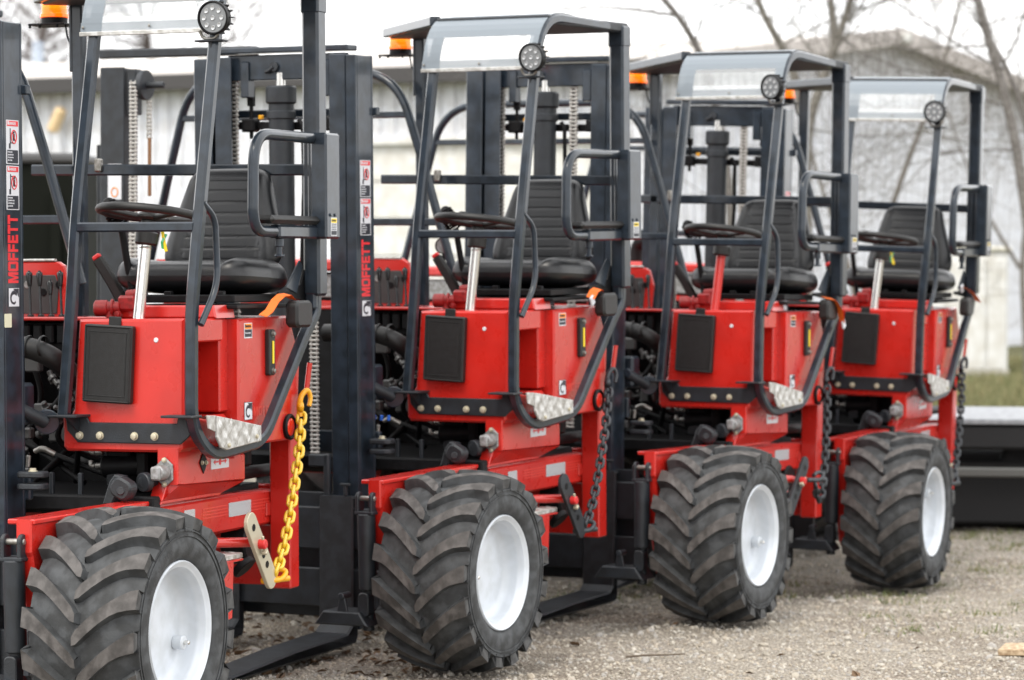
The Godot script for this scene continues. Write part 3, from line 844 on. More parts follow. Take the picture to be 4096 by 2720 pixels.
	obj("beacon_lens", MB.new().lathe([Vector2(0.058, 0), Vector2(0.058, 0.014), Vector2(0.053, 0.017), Vector2(0.050, 0.078), Vector2(0.046, 0.088), Vector2(0, 0.09)], T(V(-1.437, 2.694, -1.79)), 28), M.amber, bc)
	b = MB.new()
	for k in 8: b.lathe([Vector2(0.0505, 0), Vector2(0.0525, 0.002), Vector2(0.0505, 0.004)], T(V(-1.437, 2.714 + k * 0.0072, -1.79)), 28)
	obj("lens_rib", b, M.amber_core, bc)
	# ---------------- work lamp
	var L := thing_part("work_lamp", F, V(-0.247, 2.588, -0.755))
	b = MB.new()
	b.lathe([Vector2(0.0, -0.045), Vector2(0.036, -0.043), Vector2(0.052, -0.025), Vector2(0.056, -0.004), Vector2(0.057, 0.010), Vector2(0.053, 0.012), Vector2(0.050, 0.006)], Transform3D(Basis(V(1, 0, 0), V(0, 0, 1), V(0, -1, 0)), V(0, 0, 0)), 36)
	for k in 15:
		var a := TAU * k / 15.0
		b.box(V(cos(a) * 0.049, sin(a) * 0.049, -0.024), V(0.017, 0.004, 0.032), 0.001, Basis(V(0, 0, 1), a))
	L.mesh = b.mesh(M.black)
	L.rotation = Vector3(0.06, -0.12, 0)
	L.scale = Vector3.ONE * 1.1
	obj("lamp_glass", MB.new().cyl(V(0, 0, 0.0), V(0, 0, 0.006), 0.0505, 32, 0.002), M.lens, L)
	for k in 9:
		var p := V(0, 0, 0.007)
		if k > 0: p = V(cos(TAU * k / 8.0) * 0.033, sin(TAU * k / 8.0) * 0.033, 0.007)
		obj("led_lens", MB.new().lathe([Vector2(0.0085, 0), Vector2(0.0072, 0.0025), Vector2(0.005, 0.001), Vector2(0, 0.0005)], Transform3D(Basis(V(1, 0, 0), V(0, 0, 1), V(0, -1, 0)), p), 12), M.led, L)
	b = MB.new()
	b.box(V(-0.247, 2.497, -0.795), V(0.115, 0.007, 0.05), 0.002)
	b.cyl(V(-0.245, 2.470, -0.79), V(-0.245, 2.51, -0.79), 0.006, 10)
	obj("lamp_shelf", b, M.dark, F)
	b = MB.new()
	b.tube(fillet([V(-0.285, 2.535, -0.775), V(-0.275, 2.505, -0.785), V(-0.22, 2.505, -0.785), V(-0.208, 2.54, -0.775)], 0.02), 0.006, 8)
	b.bolt(V(-0.208, 2.532, -0.772), V(0.4, 0, 1), 0.009, 0.012)
	obj("lamp_bracket", b, M.steel, F)
	# ---------------- arm guard
	b = MB.new()
	b.box(V(-0.170, 1.982, -1.653), V(0.070, 0.415, 0.135), 0.008)
	b.box(V(-0.205, 1.982, -1.69), V(0.09, 0.40, 0.06), 0.006)
	var ag := obj("arm_guard", b, M.gray, F)
	b = MB.new()
	b.tube(fillet([V(-0.2, 2.168, -1.63), V(-0.2, 2.168, -1.055), V(-0.2, 1.80, -1.045), V(-0.2, 1.80, -1.23)], 0.13, 9), 0.0215, 16)
	b.box(V(-0.2, 1.80, -1.45), V(0.05, 0.05, 0.43), 0.008)
	obj("guard_loop", b, M.gray, ag)
	b = MB.new().box(V(-0.2, 1.846, -1.41), V(0.075, 0.032, 0.53), 0.014)
	obj("armrest_pad", b, M.plastic, ag)
	b = MB.new().cyl(V(-0.2, 1.705, -1.282), V(-0.2, 1.775, -1.282), 0.011, 12).cyl(V(-0.2, 1.703, -1.282), V(-0.2, 1.712, -1.282), 0.020, 14).cyl(V(-0.2, 1.742, -1.282), V(-0.2, 1.775, -1.282), 0.017, 14)
	obj("guard_stop", b, M.gray, ag)
	S = T(V(-0.1345, 1.822, -1.654), ZY)
	obj("caution_label", MB.new().poly(rrect(0.06, 0.072, 0.002), S, 0.0008), M.paper, ag)
	obj("label_header", MB.new().poly(rrect(0.052, 0.017, 0.001), S * T(V(0, 0.024, 0.001)), 0.0006), M.inkyellow, ag)
	obj("label_block", MB.new().poly(rrect(0.052, 0.016, 0.001), S * T(V(0, -0.024, 0.001)), 0.0006), M.ink, ag)
	text("▲CAUTION", 0.008, M.ink, "header_lettering", ag, S * T(V(-0.024, 0.024, 0.0018)), 0.72)
	for k in 4: obj("label_line", MB.new().poly(rrect(0.046, 0.003, 0.0008), S * T(V(0, 0.010 - k * 0.007, 0.001)), 0.0006), M.ink, ag)
	obj("guard_bolt", MB.new().bolt(V(-0.135, 1.868, -1.62), V(1, 0, 0), 0.006, 0.005), M.gray, ag)
	obj("guard_bolt", MB.new().bolt(V(-0.135, 1.868, -1.665), V(1, 0, 0), 0.006, 0.005), M.gray, ag)
	# ---------------- steps
	b = MB.new()
	var sp := pv([0.765, 1.118, 0.80, 1.114, 1.15, 1.064, 1.15, 1.006, 0.845, 0.988, 0.80, 1.0, 0.765, 1.04])
	b.poly(sp, T(V(-0.231, 0, 0), ZY), 0.012, 0.003)
	b.poly(pv([0.69, 1.124, 0.763, 1.120, 0.763, 1.06, 0.705, 1.075]), T(V(-0.231, 0, 0), ZY), 0.006, 0.001)
	b.quad(V(-0.245, 1.119, -0.77), V(-0.245, 1.066, -1.15), V(-0.33, 1.062, -1.15), V(-0.33, 1.115, -0.77), V(0, 1, 0))
	var st := obj("upper_step", b, M.alu, F)
	b = MB.new()
	var mv := PackedVector2Array()
	for p in sp: mv.append(p - Vector2(0.96, 1.05))
	checker(b, T(V(-0.2190, 1.05, -0.96), ZY), 0.42, 0.16, mv)
	obj("tread_bars", b, M.alu, st)
	obj("bolt", MB.new().bolt(V(-0.220, 1.025, -1.105), V(1, 0, 0), 0.008, 0.008), M.zinc, st)
	obj("bolt", MB.new().bolt(V(-0.220, 1.005, -0.86), V(1, 0, 0), 0.008, 0.008), M.zinc, st)
	b = MB.new()
	b.poly(pv([0.80, 0.545, 1.035, 0.566, 1.035, 0.582, 0.80, 0.60]), T(V(-0.40, 0, 0), ZY), 0.0)
	b.box(V(-0.34, 0.578, -0.95), V(0.16, 0.022, 0.23), 0.004)
	st = obj("lower_step", b, M.alu, F)
	b = MB.new()
	var sq := pv([-0.075, -0.11, 0.075, -0.11, 0.075, 0.11, -0.075, 0.11])
	checker(b, Transform3D(Basis(V(1, 0, 0), V(0, 0, -1), V(0, 1, 0)), V(-0.34, 0.5895, -0.95)), 0.16, 0.24, sq)
	obj("tread_bars", b, M.alu, st)
	b = MB.new()
	b.poly(pv([0.865, 0.567, 0.975, 0.567, 0.958, 0.35, 0.895, 0.345, 0.875, 0.40]), T(V(-0.275, 0, 0), ZY), 0.02, 0.004)
	b.box(V(-0.36, 0.46, -0.96), V(0.16, 0.2, 0.012), 0.003)
	b.poly(pv([0.80, 0.66, 0.87, 0.645, 1.01, 0.605, 1.02, 0.59, 0.80, 0.59]), T(V(-0.42, 0, 0), ZY), 0.01, 0.002)
	b.box(V(-0.33, 0.563, -0.95), V(0.15, 0.008, 0.215), 0.002)
	obj("step_bracket", b, M.red, st)
	lift_mast(F)
	machinery(F)
	return F

func rear_lamp(F: Node, at: Vector3) -> void:
	var L := thing_part("rear_lamp", F, at)
	L.mesh = MB.new().lathe([Vector2(0, -0.03), Vector2(0.03, -0.028), Vector2(0.037, 0.0), Vector2(0.038, 0.008), Vector2(0.035, 0.008), Vector2(0.034, 0.003)], Transform3D(Basis(V(1, 0, 0), V(0, 0, 1), V(0, -1, 0)), Vector3.ZERO), 24).mesh(M.black)
	obj("lamp_glass", MB.new().cyl(V(0, 0, 0), V(0, 0, 0.004), 0.034, 24, 0.001), M.castalu, L)
	obj("lamp_stalk", MB.new().cyl(V(0, -0.035, -0.01), V(0, -0.12, -0.01), 0.008, 8), M.black, L)

func thing_part(called: String, F: Node, at: Vector3) -> MeshInstance3D:
	var o := MeshInstance3D.new()
	put(o, called, F)
	o.position = at
	return o

func sheet(b: MB, p: Vector3, q: Vector3, r: Vector3, s: Vector3, back: Vector3, th: float) -> void:
	var d := back.normalized() * th
	b.quad(p, q, r, s, -back)
	b.quad(p + d, q + d, r + d, s + d, back)

func ribbon(b: MB, p: Array, w: float, side: Vector3) -> void:
	var s := side.normalized() * w * 0.5
	for k in p.size() - 1:
		var up := (p[k + 1] - p[k] as Vector3).cross(s).normalized() * 0.0015
		b.quad(p[k] + s + up, p[k] - s + up, p[k + 1] - s + up, p[k + 1] + s + up, up)
		b.quad(p[k] + s - up, p[k] - s - up, p[k + 1] - s - up, p[k + 1] + s - up, -up)

# cushions: a superellipsoid slab with sewn channels and raised side bolsters
func seat_shape(b: MB, back: bool) -> void:
	var nu := 34; var nt := 96
	var P := func(s: float, v: float, face: float) -> Vector3:
		var mx := maxf(absf(s), absf(v))
		var k := mx / maxf(1e-6, pow(pow(absf(s), 6.0) + pow(absf(v), 6.0), 1.0 / 6.0))
		var px := s * k; var pt := v * k
		var th := face * pow(maxf(0.0, 1.0 - pow(mx, 6.0)), 0.45)
		if face > 0.0:
			var sew := 0.0
			sew -= 0.06 * pow(absf(cos((pt + 1.0) * 4.5 * PI)), 26.0) * smoothstep(0.63, 0.58, absf(px))
			sew -= 0.10 * smoothstep(0.035, 0.0, absf(absf(px) - 0.64))
			th = th * (1.0 + 0.42 * smoothstep(0.60, 0.84, absf(px))) + sew * minf(1.0, th)
		if back:
			var hw := lerpf(0.262, 0.180, smoothstep(-0.9, 1.0, pt))
			return V(-0.600 + px * hw, 1.855 + pt * 0.205, -1.66 - pt * 0.052 + th * 0.040)
		return V(-0.612 + px * (0.308 - 0.03 * maxf(0.0, pt)), 1.624 + 0.010 * pt + th * 0.062, -1.435 + pt * 0.225)
	for face in [1.0, -1.0]:
		for i in nu:
			for j in nt:
				var a := []
				var N := []
				for e in [[0, 0], [1, 0], [1, 1], [0, 1]]:
					var s: float = sin((-1.0 + 2.0 * (i + e[0]) / nu) * PI / 2)
					var v: float = -1.0 + 2.0 * (j + e[1]) / nt
					v = lerpf(v, sin(v * PI / 2), 0.6)
					a.append(P.call(s, v, face))
					var d1: Vector3 = P.call(minf(s + 0.012, 1.0), v, face) - P.call(maxf(s - 0.012, -1.0), v, face)
					var d2: Vector3 = P.call(s, minf(v + 0.008, 1.0), face) - P.call(s, maxf(v - 0.008, -1.0), face)
					var nn := d1.cross(d2).normalized()
					var want := V(s * 0.6, v * 0.3, face) if back else V(s * 0.6, face, v * 0.6)
					N.append(nn if nn.dot(want) >= 0.0 else -nn)
				b.quadn(a[0], a[1], a[2], a[3], N[0], N[1], N[2], N[3])

func lift_mast(F: Node3D) -> void:
	var b := MB.new()
	# outer channels: a web with two flanges
	for s in [[-0.873, 1.0, 0.05], [-1.682, -1.0, 0.09]]:
		b.box(V(s[0] - s[1] * (s[2] * 0.5 - 0.008), 1.345, -0.343), V(s[2], 2.50, 0.016), 0.004)
		b.box(V(s[0], 1.345, -0.412), V(0.016, 2.496, 0.122), 0.003)
		b.box(V(s[0] - s[1] * (s[2] * 0.5 - 0.008), 1.345, -0.482), V(s[2], 2.50, 0.018), 0.004)
	b.box(V(-1.245, 0.30, -0.49), V(0.8, 0.2, 0.04), 0.006)
	b.box(V(-1.245, 0.90, -0.50), V(0.8, 0.10, 0.03), 0.006)
	b.box(V(-1.245, 2.352, -0.50), V(0.80, 0.035, 0.03), 0.004)
	var m := obj("lift_mast", b, M.gray, F)
	b = MB.new()
	for s in [[-0.962, 1.0], [-1.545, -1.0]]:
		b.box(V(s[0], 1.36, -0.350), V(0.085, 2.48, 0.015), 0.004)
		b.box(V(s[0] + s[1] * 0.02, 1.36, -0.41), V(0.02, 2.478, 0.105), 0.003)
	b.box(V(-1.245, 2.552, -0.405), V(0.60, 0.112, 0.04), 0.005)
	b.box(V(-1.245, 2.628, -0.40), V(0.66, 0.026, 0.09), 0.005)
	b.box(V(-1.04, 2.50, -0.40), V(0.05, 0.16, 0.06), 0.005)
	b.box(V(-1.45, 2.50, -0.40), V(0.04, 0.16, 0.06), 0.005)
	obj("inner_channel", b, M.gray, m)
	b = MB.new().cyl(V(-1.30, 2.553, -0.39), V(-1.30, 2.553, -0.37), 0.022, 16)
	b.tube([V(-1.30, 2.553, -0.372), V(-1.325, 2.535, -0.372), V(-1.34, 2.532, -0.372)], 0.009, 8)
	obj("lock_knob", b, M.dark, m)
	b = MB.new()
	b.cyl(V(-1.278, 0.35, -0.40), V(-1.278, 2.40, -0.40), 0.056, 28)
	b.cyl(V(-1.278, 2.39, -0.40), V(-1.278, 2.47, -0.40), 0.068, 28, 0.008)
	b.cyl(V(-1.278, 2.325, -0.40), V(-1.278, 2.36, -0.40), 0.064, 28)
	obj("lift_cylinder", b, M.dark, m)
	obj("piston_rod", MB.new().cyl(V(-1.278, 2.46, -0.40), V(-1.278, 2.53, -0.40), 0.021, 16), M.chrome, m)
	b = MB.new()
	b.bar([V(-1.52, 2.30, -0.46), V(-0.98, 2.29, -0.46)], 0.05, 0.035, V(0, 0, 1), 0.004)
	for x in [-1.45, -1.02]:
		b.box(V(x, 2.30, -0.43), V(0.06, 0.06, 0.06), 0.008)
		b.cyl(V(x, 2.24, -0.43), V(x, 2.40, -0.43), 0.009, 8)
		b.box(V(x, 2.43, -0.43), V(0.032, 0.09, 0.024), 0.003)
		b.cyl(V(x - 0.03, 2.27, -0.42), V(x - 0.03, 2.33, -0.42), 0.014, 6)
	obj("chain_anchor", b, M.black, m)
	obj("anchor_nut", MB.new().cyl(V(-1.40, 2.325, -0.43), V(-1.40, 2.345, -0.43), 0.014, 6), M.orange_yellow, m)
	b = MB.new()
	b.tube(fillet([V(-1.20, 2.32, -0.42), V(-1.18, 2.29, -0.42), V(-1.175, 2.05, -0.42), V(-1.20, 1.6, -0.43)], 0.05), 0.011, 8)
	obj("hydraulic_hose", b, M.black, m)
	for x in [-1.525, -1.125]:
		b = MB.new()
		roller_chain(b, x, -0.405, 0.80 if x > -1.2 else 1.3, 2.59)
		obj("lift_chain", b, M.chain, m)
	b = MB.new().box(V(-1.125, 1.7, -0.412), V(0.030, 1.78, 0.006), 0.001).box(V(-1.525, 1.95, -0.412), V(0.030, 1.28, 0.006), 0.001)
	obj("chain_plates", b, M.black, m)
	# decals on the right outer channel
	var D := T(V(-0.8646, 1.975, -0.412), ZY)
	danger_label(m, D * T(V(0, 0.083, 0)), 0.092, 0.160, ["Do not permit", "personnel to ride", "or be elevated on", "forks or load."], false)
	danger_label(m, D * T(V(0, -0.083, 0)), 0.092, 0.160, ["Do not permit", "personnel to stand", "under forks or any", "part of the lift."], true)
	block_letters("MOFFETT", 0.074, 0.247, M.inkred, "mast_letter", m, T(V(-0.8646, 1.546, -0.410), ZY * Basis(V(0, 0, 1), PI / 2)))
	goat_badge(m, "goat_badge", T(V(-0.8648, 1.494, -0.412), ZY), 0.080, 0.070)
	# tubular guard over the engine
	b = MB.new()
	b.tube(fillet([V(-2.78, 1.60, -1.6), V(-2.51, 2.58, -1.6), V(-1.36, 2.58, -1.6), V(-1.20, 2.09, -1.6), V(-1.05, 1.60, -1.6)], 0.22, 9, [0, 0.22, 0.22, 0.1, 0]), 0.0215, 14)
	b.bar([V(-2.57, 2.375, -1.6), V(-1.30, 2.372, -1.6)], 0.03, 0.03, V(0, 0, 1))
	b.bar([V(-2.70, 1.865, -1.6), V(-1.14, 1.862, -1.6)], 0.03, 0.035, V(0, 0, 1))
	obj("rear_guard", b, M.gray, F)
	# fork carriage and forks
	b = MB.new()
	b.box(V(-1.245, 0.535, -0.325), V(0.98, 0.185, 0.035), 0.005)
	b.box(V(-1.245, 0.275, -0.325), V(0.98, 0.17, 0.035), 0.005)
	b.box(V(-1.06, 0.83, -0.33), V(0.10, 0.055, 0.03), 0.006)
	b.box(V(-1.02, 0.74, -0.33), V(0.03, 0.24, 0.03), 0.006)
	b.box(V(-1.245, 0.41, -0.40), V(0.9, 0.55, 0.02), 0.004)
	var cg := obj("fork_carriage", b, M.dark, F)
	for x in [-0.955, -1.535]:
		b = MB.new()
		b.poly(pv([0.33, 0.68, 0.33, 0.07, 0.315, 0.04, 0.26, 0.035, -0.98, 0.004, -0.985, 0.014, -0.20, 0.072, 0.235, 0.09, 0.275, 0.12, 0.285, 0.68]), T(V(x - 0.085, 0, 0), ZY), 0.17, 0.008)
		obj("fork", b, M.fork, cg)
		obj("fork_latch", MB.new().cyl(V(x + 0.04, 0.68, -0.305), V(x + 0.04, 0.73, -0.305), 0.01, 8).box(V(x + 0.04, 0.73, -0.305), V(0.05, 0.012, 0.02), 0.003), M.dark, cg)

func machinery(F: Node3D) -> void:
	var b := MB.new()
	# engine cover on the far side and floor frame
	b.box(V(-1.95, 1.15, -1.52), V(1.10, 0.94, 0.42), 0.02)
	b.box(V(-1.275, 0.80, -0.62), V(1.76, 0.055, 0.06), 0.006)
	b.box(V(-0.70, 0.80, -0.655), V(0.28, 0.035, 0.10), 0.005)
	b.box(V(-1.275, 0.79, -1.20), V(1.6, 0.04, 0.95), 0.006)
	b.box(V(-1.275, 0.75, -2.0), V(0.5, 0.2, 0.6), 0.02)
	b.box(V(-1.30, 1.05, -1.62), V(1.0, 0.75, 0.12), 0.01)
	var eg := obj("engine_bay", b, M.matte, F)
	b = MB.new()
	b.box(V(-1.95, 1.662, -1.50), V(1.14, 0.055, 0.48), 0.012)
	b.box(V(-1.95, 1.48, -1.305), V(1.08, 0.03, 0.02), 0.004)
	obj("engine_cover_lid", b, M.red, eg)
	obj("engine_cover_panel", MB.new().box(V(-1.95, 1.565, -1.300), V(1.02, 0.11, 0.014), 0.004), M.castalu, eg)
	b = MB.new().tube(fillet([V(-2.30, 1.68, -1.6), V(-2.30, 1.80, -1.6), V(-2.20, 1.82, -1.55)], 0.08), 0.04, 16)
	obj("exhaust_elbow", b, M.black, eg)
	# lever console
	b = MB.new()
	b.poly(pv([-1.50, 1.69, -1.165, 1.69, -1.14, 1.675, -1.118, 1.60, -1.132, 1.462, -1.50, 1.462]), T(V(0, 0, -1.33)), 0.025, 0.005)
	b.box(V(-1.15, 1.469, -1.2), V(0.75, 0.014, 0.24), 0.004)
	var cp := obj("control_console", b, M.red, F)
	b = MB.new().poly(pv([-1.49, 1.638, -1.178, 1.638, -1.162, 1.595, -1.172, 1.485, -1.49, 1.485]), T(V(0, 0, -1.306)), 0.006, 0.002)
	obj("console_face", b, M.console, cp)
	obj("console_trim", MB.new().bar([V(-1.5, 1.697, -1.31), V(-1.18, 1.697, -1.31)], 0.02, 0.01, V(0, 0, 1), 0.003), M.alu, cp)
	for k in 3: obj("gauge", MB.new().cyl(V(-1.30 + 0.07 * k, 1.60 - 0.03 * (k % 2), -1.302), V(-1.30 + 0.07 * k, 1.60 - 0.03 * (k % 2), -1.296), 0.016, 14), [M.castalu, M.black, M.black][k], cp)
	for k in 6:
		var x := -1.335 + 0.0455 * k
		var tp := V(x - 0.005, 1.655 - (0.035 if k == 4 else 0.0) - (0.03 if k == 0 else 0.0), -1.22)
		b = MB.new().tube([V(x + 0.018, 1.47, -1.19), tp], 0.0055, 8)
		b.lathe([Vector2(0.007, 0), Vector2(0.009, 0.008), Vector2(0.0125, 0.038), Vector2(0.0135, 0.050), Vector2(0.010, 0.056), Vector2(0, 0.058)], MB.along(tp - (tp - V(x + 0.018, 1.47, -1.19)).normalized() * 0.062, tp + V(0, 0.01, 0)), 14)
		b.cyl(V(x + 0.018, 1.46, -1.19), V(x + 0.018, 1.485, -1.19), 0.013, 10)
		obj("lever", b, M.knob, cp)
	# valve block, hoses, fittings
	b = MB.new()
	b.box(V(-1.16, 1.40, -1.2), V(0.34, 0.12, 0.12), 0.01)
	for k in 6:
		b.box(V(-1.31 + 0.052 * k, 1.41, -1.13), V(0.038, 0.075, 0.05), 0.006)
		b.cyl(V(-1.31 + 0.052 * k, 1.35, -1.14), V(-1.31 + 0.052 * k, 1.30, -1.14), 0.012, 8)
	obj("valve_block", b, M.black, F)
	o_fit(F)
	b = MB.new()
	b.tube(fillet([V(-1.25, 1.37, -0.72), V(-0.98, 1.372, -0.72), V(-0.88, 1.33, -0.74), V(-0.84, 1.22, -0.9)], 0.10), 0.040, 18)
	for k in 5: b.lathe([Vector2(0.041, 0), Vector2(0.044, 0.006), Vector2(0.041, 0.012)], MB.along(V(-1.16 + k * 0.06, 1.371, -0.72), V(-1.0 + k * 0.06, 1.371, -0.72)), 18)
	obj("intake_hose", b, M.plastic, F)
	rng.seed = 77
	b = MB.new()
	for k in 7:
		var x := rng.randf_range(-1.30, -0.90)
		var z := rng.randf_range(-1.3, -0.85)
		b.tube(fillet([V(x, 1.33, -1.15), V(x + rng.randf_range(-0.05, 0.05), 1.15, z), V(rng.randf_range(-1.3, -0.85), 1.0, z), V(rng.randf_range(-1.3, -0.6), 0.84, rng.randf_range(-1.2, -0.9))], 0.1), 0.012, 8)
	obj("hydraulic_hoses", b, M.black, F)
	tag(F.get_node("hydraulic_hoses"), "", "", "", "stuff")
	b = MB.new()
	for k in 34:
		var p := V(rng.randf_range(-1.28, -0.86), rng.randf_range(0.88, 1.30), rng.randf_range(-1.1, -0.84))
		var d := V(rng.randfn(0, 1), rng.randfn(0, 1), rng.randfn(0.3, 0.6)).normalized()
		if k % 3 == 0: b.box(p, V(rng.randf_range(0.03, 0.08), rng.randf_range(0.03, 0.08), 0.04), 0.006)
		else:
			b.cyl(p, p + d * rng.randf_range(0.03, 0.07), rng.randf_range(0.008, 0.014), 6)
			b.cyl(p, p + d * 0.018, 0.019, 6)
	obj("hose_couplings", b, M.fitting, F)
	tag(F.get_node("hose_couplings"), "", "", "", "stuff")
	# tilt cylinder with its big washer
	b = MB.new()
	b.box(V(-0.915, 1.165, -0.55), V(0.07, 0.155, 0.09), 0.012)
	b.cyl(V(-0.90, 1.16, -0.49), V(-0.90, 1.16, -0.475), 0.022, 16)
	obj("cylinder_mount", b, M.gray, F)
	obj("tilt_rod", MB.new().cyl(V(-0.905, 1.155, -0.49), V(-0.840, 1.096, -0.60), 0.026, 20), M.dark, F)
	obj("rod_disc", MB.new().cyl(V(-0.842, 1.098, -0.612), V(-0.835, 1.096, -0.598), 0.047, 28, 0.003), M.gray, F)
	# hinge lugs on the mast foot
	b = MB.new()
	for y in [0.905, 0.862]: b.poly(rrect(0.11, 0.085, 0.03), Transform3D(Basis(V(1, 0, 0), V(0, 0, -1), V(0, 1, 0)), V(-0.785, y, -0.40)), 0.022, 0.005)
	obj("hinge_lug", b, M.dark, F)
	obj("hinge_pin", MB.new().bolt(V(-0.785, 0.927, -0.40), V(0, 1, 0), 0.014, 0.012), M.zinc, F)
	# steering link and pump under the cab
	b = MB.new()
	b.poly(pv([-0.585, 0.80, -0.545, 0.80, -0.505, 0.87, -0.50, 0.905, -0.535, 0.91, -0.555, 0.885]), T(V(0, 0, -0.60)), 0.05, 0.006)
	b.poly(rrect(0.085, 0.075, 0.03), T(V(-0.485, 0.862, -0.56), Basis(V(0, 0, 1), -0.5)), 0.06, 0.008)
	b.cyl(V(-0.455, 0.878, -0.62), V(-0.445, 0.880, -0.645), 0.036, 22)
	b.cyl(V(-0.44, 0.885, -0.80), V(-0.45, 0.88, -0.62), 0.024, 18)
	b.cyl(V(-0.482, 0.855, -0.502), V(-0.48, 0.856, -0.494), 0.016, 14)
	obj("steering_link", b, M.dark, F)
	b = MB.new()
	b.cyl(V(-0.75, 0.915, -0.88), V(-0.58, 0.925, -0.90), 0.042, 22, 0.006)
	b.box(V(-0.58, 0.93, -0.90), V(0.05, 0.10, 0.09), 0.01)
	b.box(V(-0.68, 0.965, -0.90), V(0.10, 0.03, 0.08), 0.008)
	b.cyl(V(-0.46, 0.86, -1.45), V(-0.46, 0.855, -1.8), 0.025, 16)
	b.cyl(V(-0.46, 0.85, -1.32), V(-0.46, 0.855, -1.75), 0.022, 16)
	b.box(V(-0.44, 0.92, -1.46), V(0.05, 0.07, 0.06), 0.012)
	b.box(V(-0.60, 0.90, -1.25), V(0.30, 0.18, 0.5), 0.02)
	obj("hydraulic_pump", b, M.black, F)
	b = MB.new()
	for q in [[-0.775, 0.968], [-0.775, 0.918]]:
		b.cyl(V(q[0], q[1], -0.87), V(q[0] + 0.035, q[1] + 0.003, -0.86), 0.012, 6)
		b.tube(fillet([V(q[0] - 0.005, q[1], -0.868), V(q[0] - 0.02, q[1], -0.866), V(q[0] - 0.022, q[1] + 0.02, -0.87)], 0.012), 0.009, 8)
	obj("hose_fitting", b, M.steel, F)
	b = MB.new()
	for x in [-0.86, -0.74]: obj("bay_bracket", MB.new().box(V(x, 0.86, -0.68), V(0.016, 0.09, 0.02), 0.003), M.dark, F)
	obj("bay_bracket", MB.new().box(V(-0.70, 0.87, -0.86), V(0.05, 0.05, 0.01), 0.003), M.dark, F)

func o_fit(F: Node3D) -> void:
	var b := MB.new()
	for k in 4:
		b.cyl(V(-1.02 + 0.04 * k, 1.335, -0.98), V(-1.018 + 0.04 * k, 1.305, -0.98), 0.008, 8)
	b.tube(fillet([V(-0.95, 0.98, -0.72), V(-0.91, 0.995, -0.70), V(-0.87, 0.97, -0.72)], 0.03), 0.011, 8)
	for k in 3: b.cyl(V(-0.955 + 0.03 * k, 0.93, -0.56), V(-0.95 + 0.03 * k, 0.975, -0.56), 0.009, 8)
	obj("hose_fitting", b, M.steel, F)
	b = MB.new()
	for k in 3: b.cyl(V(-0.935 + 0.036 * k, 0.99, -0.60), V(-0.932 + 0.036 * k, 1.015, -0.60), 0.008, 8)
	obj("hose_cap", b, M.blue, F)
# ground height: the yard dips a little towards the far end
func gy(x: float, z: float) -> float:
	var d := -z
	var y := 0.02
	for s in [[9.0, 0.030], [11.5, 0.012], [13.2, -0.006], [14.6, -0.012], [16.6, -0.070], [19.0, -0.075], [60.0, -0.08]]:
		if d < s[0]: break
		y = s[1]
	var pts := [[9.0, 0.030], [11.5, 0.012], [13.2, -0.006], [14.6, -0.012], [16.6, -0.070], [19.0, -0.075], [60.0, -0.08]]
	y = 0.03 if d < 9.0 else -0.08
	for k in pts.size() - 1:
		if d >= pts[k][0] and d <= pts[k + 1][0]:
			y = lerpf(pts[k][1], pts[k + 1][1], smoothstep(0.0, 1.0, (d - pts[k][0]) / (pts[k + 1][0] - pts[k][0])))
	return y

